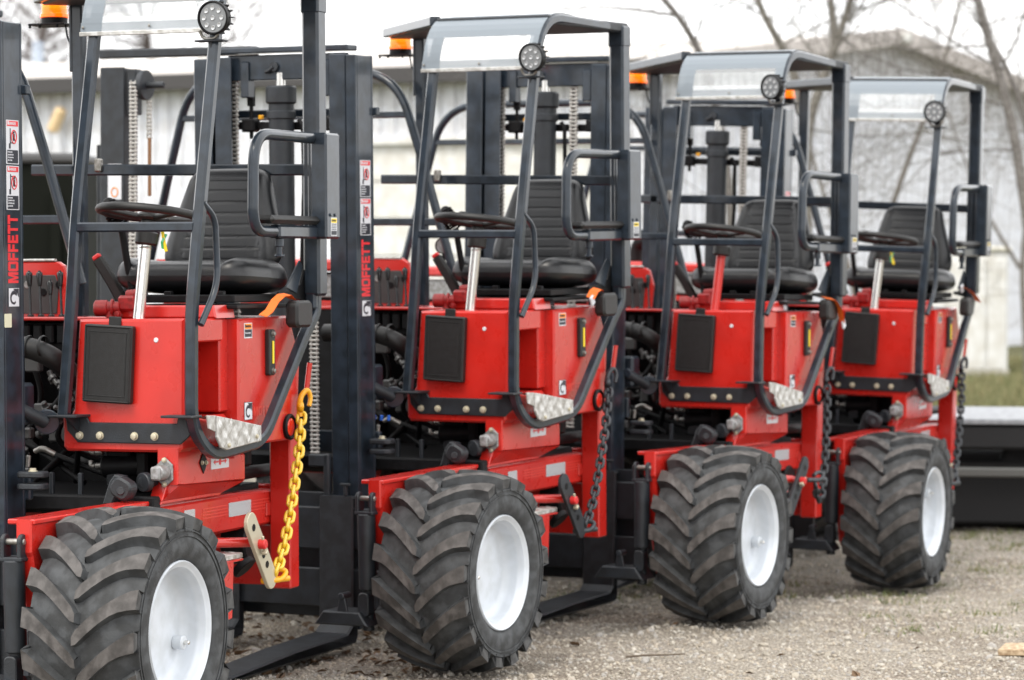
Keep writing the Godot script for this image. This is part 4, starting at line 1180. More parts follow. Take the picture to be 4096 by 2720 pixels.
func make_ground() -> void:
	var f := FastNoiseLite.new(); f.seed = 9; f.frequency = 0.9; f.fractal_octaves = 4
	var b := MB.new()
	var step := 0.08
	var H := func(x: float, z: float) -> Vector3: return V(x, gy(x, z) + f.get_noise_2d(x * 2.0, z * 2.0) * 0.026 - 0.010, z)
	var c1 := Color(0.38, 0.342, 0.29); var c2 := Color(0.29, 0.25, 0.20)
	var g2 := FastNoiseLite.new(); g2.seed = 5; g2.frequency = 0.7; g2.fractal_octaves = 5
	var colat := func(x: float, z: float) -> Color: return c1.lerp(c2, smoothstep(0.0, 0.45, g2.get_noise_2d(x, z) + 0.05))
	var z := -9.5
	while z > -23.0:
		var x := -3.6
		while x < 5.2:
			var p := [H.call(x, z), H.call(x + step, z), H.call(x + step, z - step), H.call(x, z - step)]
			var nn: Vector3 = (p[1] - p[0] as Vector3).cross(p[2] - p[0]).normalized()
			if nn.y < 0: nn = -nn
			b.col = colat.call(x, z)
			b.quadn(p[0], p[1], p[2], p[3], nn, nn, nn, nn)
			x += step
		z -= step
	var m := StandardMaterial3D.new()
	m.vertex_color_use_as_albedo = true; m.roughness = 0.95
	tri_map(m, 1.7, noise_tex(0.03, Color(0.62, 0.6, 0.58), Color(1, 1, 1), 6, 51, 1024, 0.5, 0.2), bump_tex(0.07, 7.0, 14, 5), 0.8, true)
	tag(obj("gravel_yard", b, m), "", "", "", "structure")
	# the wide ground to the horizon, under the near sheet
	b = MB.new()
	for q in [[-400.0, 400.0, 20.0, -400.0]]:
		var xs := [-400, -60, -20, -8, 0, 8, 20, 60, 400]
		var zs := [20, 0, -6, -10, -14, -18, -22, -30, -60, -120, -500]
		for i in xs.size() - 1:
			for j in zs.size() - 1:
				var P := []
				for e in [[0, 0], [1, 0], [1, 1], [0, 1]]:
					var X := float(xs[i + e[0]]); var Z := float(zs[j + e[1]])
					P.append(V(X, gy(X, Z) - 0.045, Z))
				b.quad(P[0], P[1], P[2], P[3], V(0, 1, 0))
	var m2 := mt(Color(0.24, 0.21, 0.17), 0.95)
	tri_map(m2, 0.35, noise_tex(0.02, Color(0.6, 0.6, 0.56), Color(1, 1, 1), 6, 52), null, 0.0, true)
	tag(obj("ground", b, m2), "", "", "", "structure")
	# rough grass field behind the yard
	b = MB.new()
	b.quad(V(-60, -0.075, -27), V(60, -0.075, -24.5), V(60, 0.10, -43), V(-60, 0.10, -43), V(0, 1, 0))
	b.quad(V(-60, 0.10, -43), V(60, 0.10, -43), V(60, 0.1, -140), V(-60, 0.1, -140), V(0, 1, 0))
	var m3 := mt(Color(0.12, 0.13, 0.055), 1.0)
	tri_map(m3, 0.5, noise_tex(0.02, Color(0.75, 0.62, 0.5), Color(0.95, 1, 0.9), 6, 53), bump_tex(0.1, 8.0, 15, 4), 0.8, true)
	tag(obj("grass_field", b, m3), "", "", "", "structure")
	# loose stones
	rng.seed = 4
	var stone := MB.new()
	var sv := []
	for k in 12:
		var lat := [0.0, 0.9, 0.9, 0.9, 0.9, 0.9, -0.9, -0.9, -0.9, -0.9, -0.9, 0.0][k] as float
		sv.append(V(0, 0, 0))
	var t := (1.0 + sqrt(5.0)) / 2.0
	sv = [V(-1, t, 0), V(1, t, 0), V(-1, -t, 0), V(1, -t, 0), V(0, -1, t), V(0, 1, t), V(0, -1, -t), V(0, 1, -t), V(t, 0, -1), V(t, 0, 1), V(-t, 0, -1), V(-t, 0, 1)]
	for k in 12: sv[k] = (sv[k] as Vector3).normalized() * rng.randf_range(0.75, 1.15) * V(1, 0.62, 0.85)
	for q in [[0, 11, 5], [0, 5, 1], [0, 1, 7], [0, 7, 10], [0, 10, 11], [1, 5, 9], [5, 11, 4], [11, 10, 2], [10, 7, 6], [7, 1, 8], [3, 9, 4], [3, 4, 2], [3, 2, 6], [3, 6, 8], [3, 8, 9], [4, 9, 5], [2, 4, 11], [6, 2, 10], [8, 6, 7], [9, 8, 1]]:
		stone.flat(sv[q[0]], sv[q[1]], sv[q[2]], sv[q[0]] + sv[q[1]] + sv[q[2]])
	var ms := StandardMaterial3D.new()
	ms.vertex_color_use_as_albedo = true; ms.roughness = 0.85
	var N := 90000
	var mm := MultiMesh.new()
	mm.transform_format = MultiMesh.TRANSFORM_3D
	mm.use_colors = true
	mm.mesh = stone.mesh(ms)
	mm.instance_count = N
	var pal := [Color(0.40, 0.365, 0.31), Color(0.37, 0.332, 0.276), Color(0.33, 0.292, 0.238), Color(0.43, 0.40, 0.35), Color(0.34, 0.32, 0.295), Color(0.38, 0.33, 0.265)]
	for k in N:
		var zz := -lerpf(11.2, 20.5, pow(rng.randf(), 1.25))
		var xx := rng.randf_range(-2.6, 3.9)
		var s := 0.0035 + 0.010 * pow(rng.randf(), 3.0)
		if rng.randf() < 0.012: s = rng.randf_range(0.012, 0.026)
		var B := Basis.from_euler(Vector3(rng.randf() * TAU, rng.randf() * TAU, rng.randf() * TAU)).scaled(V(s, s * 0.9, s))
		mm.set_instance_transform(k, T(H.call(xx, zz) + V(0, s * 0.15, 0), B))
		var cc: Color = pal[rng.randi() % 6]
		mm.set_instance_color(k, (cc * rng.randf_range(0.82, 1.03)))
	var mi := MultiMeshInstance3D.new()
	mi.multimesh = mm
	put(mi, "gravel_stones"); tag(mi, "loose pale and brown gravel stones covering the yard", "gravel", "", "stuff")
	# dead leaves
	var lf := MB.new()
	lf.quad(V(-0.5, 0, 0), V(0, 0.10, 0.33), V(0.5, 0.04, 0.05), V(0, 0.2, -0.02), V(0, 1, 0))
	lf.quad(V(-0.5, 0, 0), V(0, 0.2, -0.02), V(0.5, 0.04, 0.05), V(0.02, 0.02, -0.36), V(0, 1, 0))
	var ml := StandardMaterial3D.new(); ml.vertex_color_use_as_albedo = true; ml.roughness = 0.9
	mm = MultiMesh.new(); mm.transform_format = MultiMesh.TRANSFORM_3D; mm.use_colors = true; mm.mesh = lf.mesh(ml); mm.instance_count = 520
	for k in 520:
		var zz := -rng.randf_range(11.6, 17.5)
		var xx := rng.randf_range(-2.2, 3.0)
		if k < 490:
			zz = -rng.randf_range(12.8, 15.2); xx = rng.randf_range(-1.9, -0.35)
		var s := rng.randf_range(0.02, 0.07)
		mm.set_instance_transform(k, T(H.call(xx, zz) + V(0, 0.008, 0), Basis.from_euler(Vector3(rng.randf_range(-0.5, 0.5), rng.randf() * TAU, rng.randf_range(-0.5, 0.5))).scaled(V(s, s, s))))
		mm.set_instance_color(k, Color(0.20, 0.12, 0.065).lerp(Color(0.10, 0.065, 0.04), rng.randf()))
	mi = MultiMeshInstance3D.new(); mi.multimesh = mm
	put(mi, "dead_leaves"); tag(mi, "brown dead leaves scattered under the forklifts", "leaves", "", "stuff")
	# grass blades
	var gb := MB.new()
	gb.flat(V(-0.5, 0, 0), V(0.5, 0, 0), V(0.4, 1, 0.3), V(0, 0, 1))
	var mg := StandardMaterial3D.new(); mg.vertex_color_use_as_albedo = true; mg.roughness = 0.9
	mg.cull_mode = BaseMaterial3D.CULL_DISABLED
	mm = MultiMesh.new(); mm.transform_format = MultiMesh.TRANSFORM_3D; mm.use_colors = true; mm.mesh = gb.mesh(mg); mm.instance_count = 4200
	var tufts := []
	for k in 90:
		if k < 55: tufts.append(Vector2(rng.randf_range(2.2, 4.2), -rng.randf_range(17.2, 20.3)))
		elif k < 75: tufts.append(Vector2(rng.randf_range(0.2, 2.6), -rng.randf_range(15.8, 17.5)))
		else: tufts.append(Vector2(rng.randf_range(1.2, 3.2), -rng.randf_range(14.2, 16.4)))
	for k in 4200:
		var tf: Vector2 = tufts[rng.randi() % 90]
		var r := rng.randfn(0.0, 0.11)
		var a := rng.randf() * TAU
		var p: Vector3 = H.call(tf.x + cos(a) * r * 1.5, tf.y + sin(a) * r)
		var h := rng.randf_range(0.012, 0.05)
		mm.set_instance_transform(k, T(p, Basis.from_euler(Vector3(rng.randf_range(-0.7, 0.7), rng.randf() * TAU, rng.randf_range(-0.7, 0.7))).scaled_local(V(0.006, h, 0.03))))
		mm.set_instance_color(k, Color(0.075, 0.115, 0.03).lerp(Color(0.25, 0.21, 0.10), pow(rng.randf(), 1.5)))
	mi = MultiMeshInstance3D.new(); mi.multimesh = mm
	put(mi, "grass_tufts"); tag(mi, "short grass tufts growing through the gravel", "grass", "", "stuff")
	# meadow blades on the bank by the white cabinet
	mm = MultiMesh.new(); mm.transform_format = MultiMesh.TRANSFORM_3D; mm.use_colors = true; mm.mesh = gb.mesh(mg); mm.instance_count = 40000
	for k in 40000:
		var xx := rng.randf_range(4.0, 10.0); var zz := -rng.randf_range(25.5, 45.0)
		var h := rng.randf_range(0.04, 0.16)
		mm.set_instance_transform(k, T(V(xx, lerpf(-0.07, 0.10, clampf((-zz - 25.0) / 18.0, 0, 1)), zz), Basis.from_euler(Vector3(rng.randf_range(-0.5, 0.5), rng.randf() * TAU, rng.randf_range(-0.5, 0.5))).scaled_local(V(0.02, h, 0.05))))
		mm.set_instance_color(k, Color(0.13, 0.15, 0.06).lerp(Color(0.27, 0.23, 0.12), pow(rng.randf(), 1.3)))
	mi = MultiMeshInstance3D.new(); mi.multimesh = mm
	put(mi, "meadow_grass"); tag(mi, "rough green and straw grass on the bank beyond the trailer", "grass", "", "stuff")
	# plank and sticks
	var wood := tri_map(mt(Color(0.50, 0.39, 0.26), 0.75), 3.0, noise_tex(0.02, Color(0.75, 0.7, 0.65), Color(1, 1, 1), 5, 61))
	b = MB.new().box(V(0, 0.03, 0), V(0.95, 0.03, 0.17), 0.004)
	var o := obj("wood_plank", b, wood)
	o.position = V(2.60, 0.0, -13.45); o.rotation = V(0.05, -0.35, 0.05)
	tag(o, "pale wooden plank lying on the gravel at the lower right corner", "plank")
	var tw := mt(Color(0.10, 0.075, 0.055), 0.9)
	for q in [[0.62, -13.35, 0.26, 0.2, "long thin twig lying on the gravel right of the second forklift's tyre"]]:
		b = MB.new().tube([V(-q[2] / 2, 0.012, 0), V(-q[2] / 5, 0.02, 0.02), V(q[2] / 4, 0.015, -0.015), V(q[2] / 2, 0.02, 0.01)], 0.0055, 6, 0.003)
		o = obj("twig", b, tw)
		o.position = V(q[0], gy(q[0], q[1]), q[1]); o.rotation.y = q[3]
		tag(o, q[4], "twig")

# ---------------------------------------------------------------- chains
func chain_thing(called: String, label: String, base: Transform3D, pts: Array, m: Material, hm: Material) -> void:
	var root := thing(called, label, "chain", Vector3.ZERO, "safety chains hung on the forklifts")
	root.transform = base
	var proto: MeshInstance3D = null
	var pitch := 0.0355
	var cv := Curve3D.new()
	for p in pts: cv.add_point(p)
	for k in range(1, cv.point_count - 1):
		var tg := (cv.get_point_position(k + 1) - cv.get_point_position(k - 1)) * 0.16
		cv.set_point_in(k, -tg); cv.set_point_out(k, tg)
	var n := int(cv.get_baked_length() / pitch)
	for k in n:
		var a := cv.sample_baked(k * pitch); var c := cv.sample_baked((k + 1) * pitch)
		var y := (c - a).normalized()
		var x := y.cross(V(0.44, 0, 0.9)).normalized()
		var z := x.cross(y)
		var B := Basis(x, y, z)
		if k % 2 == 1: B = Basis(z, y, -x)
		B = B * Basis(V(0, 1, 0), 0.2)
		var xf := T((a + c) * 0.5, B)
		if proto == null:
			var path := []
			for q in 20:
				var an := TAU * q / 20.0
				path.append(V(cos(an) * 0.0155, sin(an) * 0.0155 + (signf(sin(an)) * 0.0098 if absf(sin(an)) > 0.01 else 0.0), 0))
			proto = obj("link", MB.new().tube(path, 0.0075, 9, -1.0, true), m, root)
			proto.transform = xf
		else:
			again(proto, "link", root, xf)
	var p0: Vector3 = pts[0]
	var b := MB.new()
	b.tube(fillet([p0 + V(-0.005, -0.01, 0), p0 + V(-0.012, 0.03, 0.0), p0 + V(-0.008, 0.075, -0.015), p0 + V(0.006, 0.098, -0.045), p0 + V(0.014, 0.065, -0.06), p0 + V(0.012, 0.03, -0.045)], 0.03), 0.0125, 10, 0.009)
	b.ball(p0 + V(-0.004, 0.03, 0.004), 0.019, V(0.8, 1.5, 0.7))
	obj("hook", b, hm, root)
	var pe: Vector3 = pts[pts.size() - 1]
	b = MB.new()
	b.tube(fillet([pe + V(-0.015, -0.012, 0.0), pe + V(0.012, -0.01, -0.05), pe + V(0.012, 0.02, -0.09), pe + V(-0.012, 0.03, -0.06), pe + V(-0.014, 0.014, -0.01)], 0.03), 0.0105, 10)
	b.cyl(pe + V(-0.03, -0.008, 0.045), pe + V(0.015, -0.01, -0.10), 0.012, 12)
	obj("shackle", b, hm, root)

# ---------------------------------------------------------------- far things
func make_building() -> void:
	var siding := tri_map(mt(Color(0.74, 0.76, 0.81), 0.5), 0.6, noise_tex(0.01, Color(0.92, 0.91, 0.9), Color(1, 1, 1), 4, 71))
	var trim := mt(Color(0.045, 0.042, 0.042), 0.6)
	var trim2 := mt(Color(0.48, 0.44, 0.42), 0.7)
	var roofm := tri_map(mt(Color(0.52, 0.49, 0.46), 0.6), 0.5, noise_tex(0.01, Color(0.9, 0.88, 0.86), Color(1, 1, 1), 4, 72))
	var cream := tri_map(mt(Color(0.68, 0.68, 0.665), 0.55), 0.6, noise_tex(0.01, Color(0.93, 0.92, 0.9), Color(1, 1, 1), 4, 73))
	var root := thing("metal_building", "long white ribbed metal workshop with dark eave and low gable behind the forklifts", "building", V(2.0, 0.0, -41.8))
	root.rotation.y = -0.545   # local -x runs along the side wall, local -z along the gable
	var eave := 4.2; var half := 7.0; var ridge := 4.92; var len := 32.0
	# side wall panels, local x from 0 to -len, facing +z
	var rib := func(w: float, h0: float, h1: float) -> MB:
		var b := MB.new()
		var n := 4
		for k in n:
			var x0 := w * k / n; var x1 := w * (k + 1) / n
			var a0 := lerpf(h0, h1, float(k) / n); var a1 := lerpf(h0, h1, float(k + 1) / n)
			var xs := [x0, x0 + 0.15, x0 + 0.17, x0 + 0.20, x1]
			var zs := [0.0, 0.0, 0.06, 0.06, 0.0]
			xs[3] = x1 - 0.02
			for q in 4:
				var t0: float = lerpf(a0, a1, (xs[q] - x0) / (x1 - x0)); var t1: float = lerpf(a0, a1, (xs[q + 1] - x0) / (x1 - x0))
				b.quad(V(xs[q], 0, zs[q]), V(xs[q + 1], 0, zs[q + 1]), V(xs[q + 1], t1, zs[q + 1]), V(xs[q], t0, zs[q]), V(0, 0, 1))
		b.box(V(w / 2, minf(h0, h1) / 2, -0.08), V(w, minf(h0, h1), 0.08), 0.001)
		return b
	var wall := obj("wall", MB.new().box(V(-len / 2, eave / 2 - 0.02, -0.25), V(len, eave - 0.1, 0.15), 0.01), siding, root)
	var pw := 1.0
	var door0 := -4.95; var door1 := -1.0
	var mesh_full: MeshInstance3D = null
	for k in int(len / pw):
		var x := -pw * (k + 1)
		if x + pw > door0 + 0.1 and x < door1 - 0.1:
			var p := obj("siding_panel", rib.call(pw, eave - 3.25, eave - 3.25), siding, wall)
			p.position = V(x, 3.25, 0)
		elif mesh_full == null:
			mesh_full = obj("siding_panel", rib.call(pw, eave, eave), siding, wall)
			mesh_full.position = V(x, 0, 0)
		else:
			again(mesh_full, "siding_panel", wall, T(V(x, 0, 0)))
	# overhead door of five sections
	var b := MB.new().box(V((door0 + door1) / 2, 3.22, 0.02), V(4.1, 0.10, 0.10), 0.01)
	for s in [door0, door1]: b.box(V(s, 1.6, 0.02), V(0.10, 3.2, 0.10), 0.01)
	var dr := obj("overhead_door", b, cream, root)
	for k in 6: obj("door_section", MB.new().box(V((door0 + door1) / 2, 0.27 + k * 0.53, -0.06), V(3.84, 0.515, 0.05), 0.015), cream, dr)
	# gable wall along -z, facing +x
	var gw := MeshInstance3D.new()
	gw.mesh = MB.new().poly(pv([0, 0, 14, 0, 14, eave - 0.1, 7, ridge - 0.15, 0, eave - 0.1]), T(V(-0.30, 0, 0), ZY), 0.12).mesh(siding)
	put(gw, "gable_wall", root)
	for k in 14:
		var h0 := eave + (ridge - eave) * (1.0 - absf(k - 7.0) / 7.0); var h1 := eave + (ridge - eave) * (1.0 - absf(k + 1 - 7.0) / 7.0)
		var p := obj("siding_panel", rib.call(1.0, h0, h1), siding, gw)
		p.transform = T(V(0, 0, -k), ZY)
	# roof
	b = MB.new()
	b.poly(pv([-0.35, eave - 0.03, 7, ridge + 0.02, 7, ridge + 0.10, -0.35, eave + 0.05]), T(V(-len, 0, 0), ZY), len + 0.3)
	b.poly(pv([14.35, eave - 0.03, 7, ridge + 0.02, 7, ridge + 0.10, 14.35, eave + 0.05]), T(V(-len, 0, 0), ZY), len + 0.3)
	var rf := obj("roof", b, roofm, root)
	obj("eave_fascia", MB.new().box(V(-len / 2 + 0.1, eave - 0.07, 0.40), V(len + 0.4, 0.24, 0.07), 0.01), trim, rf)
	b = MB.new()
	b.bar([V(0.36, eave - 0.04, 0.42), V(0.36, ridge + 0.05, -7), V(0.36, eave - 0.04, -14.4)], 0.05, 0.26, V(1, 0, 0))
	obj("gable_trim", b, trim2, rf)
	obj("vent_cap", MB.new().box(V(0.42, ridge + 0.02, -7), V(0.12, 0.16, 0.22), 0.03), cream, rf)
	obj("wall_lamp", MB.new().box(V(-10.2, 3.62, 0.25), V(0.16, 0.40, 0.18), 0.04, Basis(V(0, 0, 1), -0.5)), mt(Color(0.70, 0.52, 0.30), 0.5), root)
	# pale pole beyond the roof
	var pole := obj("utility_pole", MB.new().cyl(V(0, 0, 0), V(0, 6.1, 0), 0.12, 16), mt(Color(0.40, 0.46, 0.55), 0.6))
	pole.position = V(-10.2, 0, -67)
	tag(pole, "pale blue pole standing beyond the workshop roof at the upper left", "pole")
	# second building far right with a blue roof edge
	root = thing("blue_roof_shed", "pale grey building with blue roof edge at the far right behind the trees", "building", V(9.2, 0, -62))
	b = MB.new().box(V(2.2, 2.1, -4), V(8, 4.2, 8), 0.02)
	var w2 := obj("wall", b, mt(Color(0.60, 0.65, 0.74), 0.6), root)
	for k in 12: obj("siding_panel", MB.new().box(V(-1.6 + k * 0.62, 2.1, 0.02), V(0.56, 4.1, 0.05), 0.015), mt(Color(0.62, 0.67, 0.76), 0.6) if k == 0 else (w2.get_node("siding_panel") as MeshInstance3D).get_active_material(0), w2)
	b = MB.new().box(V(2.2, 4.30, -4), V(8.5, 0.3, 8.6), 0.05)
	obj("roof_edge", b, mt(Color(0.035, 0.075, 0.19), 0.5), root)
	# cream cabinet on the bank
	root = thing("white_cabinet", "cream ribbed metal storage shed standing on the grass bank at the right", "shed", V(6.12, 0.09, -40.2))
	root.rotation.y = -0.12
	b = MB.new().box(V(-0.25, 0.85, -0.8), V(1.06, 1.6, 1.6), 0.03)
	var cb := obj("shed_body", b, cream, root)
	for k in 4: obj("shed_panel", MB.new().box(V(-0.64 + k * 0.26, 0.80, 0.012), V(0.235, 1.42, 0.03), 0.012), cream, cb)
	obj("shed_lid", MB.new().box(V(-0.25, 1.66, -0.8), V(1.16, 0.06, 1.7), 0.02, Basis(V(0, 0, 1), -0.03)), mt(Color(0.62, 0.60, 0.52), 0.6), root)
	obj("shed_skid", MB.new().box(V(-0.25, 0.04, -0.8), V(1.12, 0.1, 1.66), 0.02), mt(Color(0.4, 0.38, 0.33), 0.8), root)

func make_trailer() -> void:
	var steel := tri_map(mt(Color(0.005, 0.005, 0.006), 0.75), 1.0, null)
	var root := thing("flatbed_trailer", "black flatbed trailer with pale deck parked behind the last forklift", "trailer", V(2.6, -0.075, -20.0))
	root.rotation.y = -0.10
	var frame := obj("frame", MB.new().box(V(2.0, 0.62, -0.80), V(4.6, 0.16, 1.56), 0.02).box(V(2.0, 0.36, -0.5), V(4.4, 0.10, 0.10), 0.01).box(V(2.0, 0.36, -1.9), V(4.4, 0.18, 0.10), 0.01).box(V(2.0, 0.25, -1.2), V(4.5, 0.42, 1.9), 0.02), steel, root)
	obj("side_rail", MB.new().box(V(2.0, 0.40, 0.02), V(4.6, 0.06, 0.08), 0.01), tri_map(mt(Color(0.08, 0.08, 0.075), 0.5), 2.0), frame)
	var deckm := tri_map(mt(Color(0.27, 0.28, 0.30), 0.6), 1.5, noise_tex(0.02, Color(0.85, 0.85, 0.85), Color(1, 1, 1), 5, 81))
	for k in 6: obj("deck_plank", MB.new().box(V(2.0, 0.722, -0.13 - k * 0.262), V(4.62, 0.036, 0.252), 0.006), deckm, root)
	for k in 5: obj("stake_pocket", MB.new().box(V(0.1 + k * 1.0, 0.60, -0.02), V(0.09, 0.12, 0.05), 0.008), steel, frame)
	for x in [0.9, 2.0]:
		var wh := obj("wheel", MB.new().lathe([Vector2(0.0, -0.10), Vector2(0.2, -0.10), Vector2(0.34, -0.09), Vector2(0.36, -0.05), Vector2(0.36, 0.05), Vector2(0.34, 0.09), Vector2(0.2, 0.10), Vector2(0.19, 0.06), Vector2(0.0, 0.05)], Transform3D(Basis(V(1, 0, 0), V(0, 0, 1), V(0, -1, 0)), V(x, 0.36, -0.35)), 32), M.matte, root)
		obj("hub", MB.new().cyl(V(x, 0.36, -0.30), V(x, 0.36, -0.26), 0.10, 20), M.dark, wh)
	# dark skip behind the first forklift
	root = thing("dark_skip", "dark olive steel waste skip standing behind the nearest forklift", "skip", V(-3.80, -0.08, -21.5))
	var ol := tri_map(mt(Color(0.006, 0.007, 0.005), 0.7), 1.0)
	ol.metallic_specular = 0.2
	b_skip(root, ol)

func b_skip(root: Node3D, ol: Material) -> void:
	var b := MB.new().box(V(-0.1, 1.22, -0.8), V(1.75, 2.42, 1.6), 0.03)
	var body := obj("skip_body", b, ol, root)
	for k in 4: obj("skip_rib", MB.new().box(V(-0.85 + k * 0.5, 1.15, 0.03), V(0.07, 2.1, 0.06), 0.01), ol, body)
	obj("skip_lid", MB.new().box(V(-0.1, 2.44, -0.8), V(1.85, 0.07, 1.7), 0.02), mt(Color(0.06, 0.06, 0.062), 0.6), root)

func make_spare_mast() -> void:
	var root := thing("spare_mast", "second dark lift mast with roller chain standing behind the nearest forklift's seat", "lift mast", V(-1.915, -0.05, -15.0))
	root.rotation.y = -0.42
	var b := MB.new()
	b.box(V(-0.01, 1.335, 0), V(0.135, 2.67, 0.016), 0.004).box(V(0.05, 1.335, -0.06), V(0.016, 2.66, 0.12), 0.004)
	b.box(V(-0.07, 1.15, -0.05), V(0.10, 2.30, 0.016), 0.004).box(V(-0.12, 1.15, -0.09), V(0.016, 2.3, 0.10), 0.004)
	b.box(V(0.62, 1.335, 0), V(0.115, 2.67, 0.016), 0.004)
	obj("upright", b, M.dark, root)
	obj("top_bar", MB.new().box(V(0.34, 2.735, -0.02), V(0.86, 0.042, 0.05), 0.006), M.dark, root)
	b = MB.new()
	b.box(V(0.10, 2.55, -0.02), V(0.05, 0.22, 0.06), 0.006)
	b.cyl(V(0.165, 2.58, 0.02), V(0.195, 2.58, 0.02), 0.072, 24)
	b.cyl(V(0.10, 2.58, 0.02), V(0.285, 2.58, 0.02), 0.016, 14)
	obj("chain_sheave", b, M.dark, root)
	b = MB.new()
	roller_chain(b, 0.155, 0.085, 1.2, 2.60, 0.044)
	roller_chain(b, 0.195, 0.005, 2.33, 2.52, 0.03)
	roller_chain(b, 0.125, 0.04, 1.2, 2.16, 0.045)
	obj("lift_chain", b, M.chain, root)
	obj("chain_stud", MB.new().cyl(V(0.197, 2.05, 0.005), V(0.197, 2.33, 0.005), 0.009, 10), mt(Color(0.22, 0.11, 0.05), 0.7), root)
	var L := T(V(0.005, 2.12, 0.0085))
	obj("warning_label", MB.new().poly(rrect(0.075, 0.17, 0.002), L, 0.0008), M.paper, root)
	obj("label_header", MB.new().poly(rrect(0.062, 0.028, 0.001), L * T(V(0, 0.062, 0.001)), 0.0006), M.inkorange, root)
	b = MB.new()
	var rg := []
	for k in 14: rg.append(V(cos(TAU * k / 14) * 0.018, -0.05 + sin(TAU * k / 14) * 0.022, 0.0018))
	b.tube(rg, 0.003, 4, -1.0, true)
	obj("label_symbol", b, M.inkorange, root).transform = L

# ---------------------------------------------------------------- trees
func limb(b: MB, p: Vector3, d: Vector3, len: float, r: float, depth: int, tw: MB, spread: float, up: float) -> void:
	var pts := [p]
	var n := 4 if depth > 0 else 3
	var dir := d
	for k in n:
		dir = (dir + V(rng.randfn(0, 0.16), rng.randfn(0, 0.12) + up * 0.06, rng.randfn(0, 0.16))).normalized()
		pts.append((pts[k] as Vector3) + dir * len / n)
	(b if r > 0.02 else tw).tube(pts, r, 7 if r > 0.03 else (5 if r > 0.02 else 3), maxf(r * 0.5, 0.0025))
	if depth == 0:
		return
	var kids := 3 + rng.randi() % 3
	for k in kids:
		var t := rng.randf_range(0.3, 1.0)
		var q: Vector3 = (pts[int(t * (n - 0.01))] as Vector3).lerp(pts[mini(int(t * (n - 0.01)) + 1, n)], fposmod(t * n, 1.0))
		var side := V(rng.randfn(0, 1), rng.randfn(0.25, 0.7), rng.randfn(0, 1)).normalized()
		var nd := (dir * 0.75 + side * spread).normalized()
		limb(b, q, nd, len * rng.randf_range(0.5, 0.8), r * rng.randf_range(0.36, 0.55), depth - 1, tw, spread, up)

func tree(label: String, paths: Array, sd: int, bark: Color, kids := 7, depth := 3, L := 1.8) -> void:
	rng.seed = sd
	var p0: Vector3 = paths[0][0]
	var root := thing("bare_tree", label, "tree", V(p0.x, p0.y, p0.z), "bare trees behind the forklifts")
	var tm := tri_map(mt(bark, 0.95), 1.3, noise_tex(0.03, Color(0.65, 0.64, 0.62), Color(1, 1, 1), 5, sd), bump_tex(0.06, 6.0, sd + 1, 4), 0.8)
	var tk := MB.new(); var tw := MB.new()
	for q in paths:
		var pts := []
		for k in range(0, q.size() - 2): pts.append((q[k] as Vector3) - p0)
		var r0: float = q[q.size() - 2]; var r1: float = q[q.size() - 1]
		var sm := fillet(pts, 0.6, 5)
		tk.tube(sm, r0, 12, r1)
		for k in kids:
			var t := rng.randf_range(0.35, 1.0)
			var i := int(t * (sm.size() - 1.01))
			var a: Vector3 = sm[i]; var c: Vector3 = sm[i + 1]
			var side := V(rng.randfn(0, 1), rng.randfn(0.2, 0.6), rng.randfn(0, 0.8)).normalized()
			limb(tk, a.lerp(c, rng.randf()), ((c - a).normalized() * 0.4 + side).normalized(), L * rng.randf_range(0.6, 1.2), lerpf(r0, r1, t) * rng.randf_range(0.2, 0.38), depth, tw, 0.8, 0.5)
	obj("trunk", tk, tm, root)
	obj("twigs", tw, tm, root)

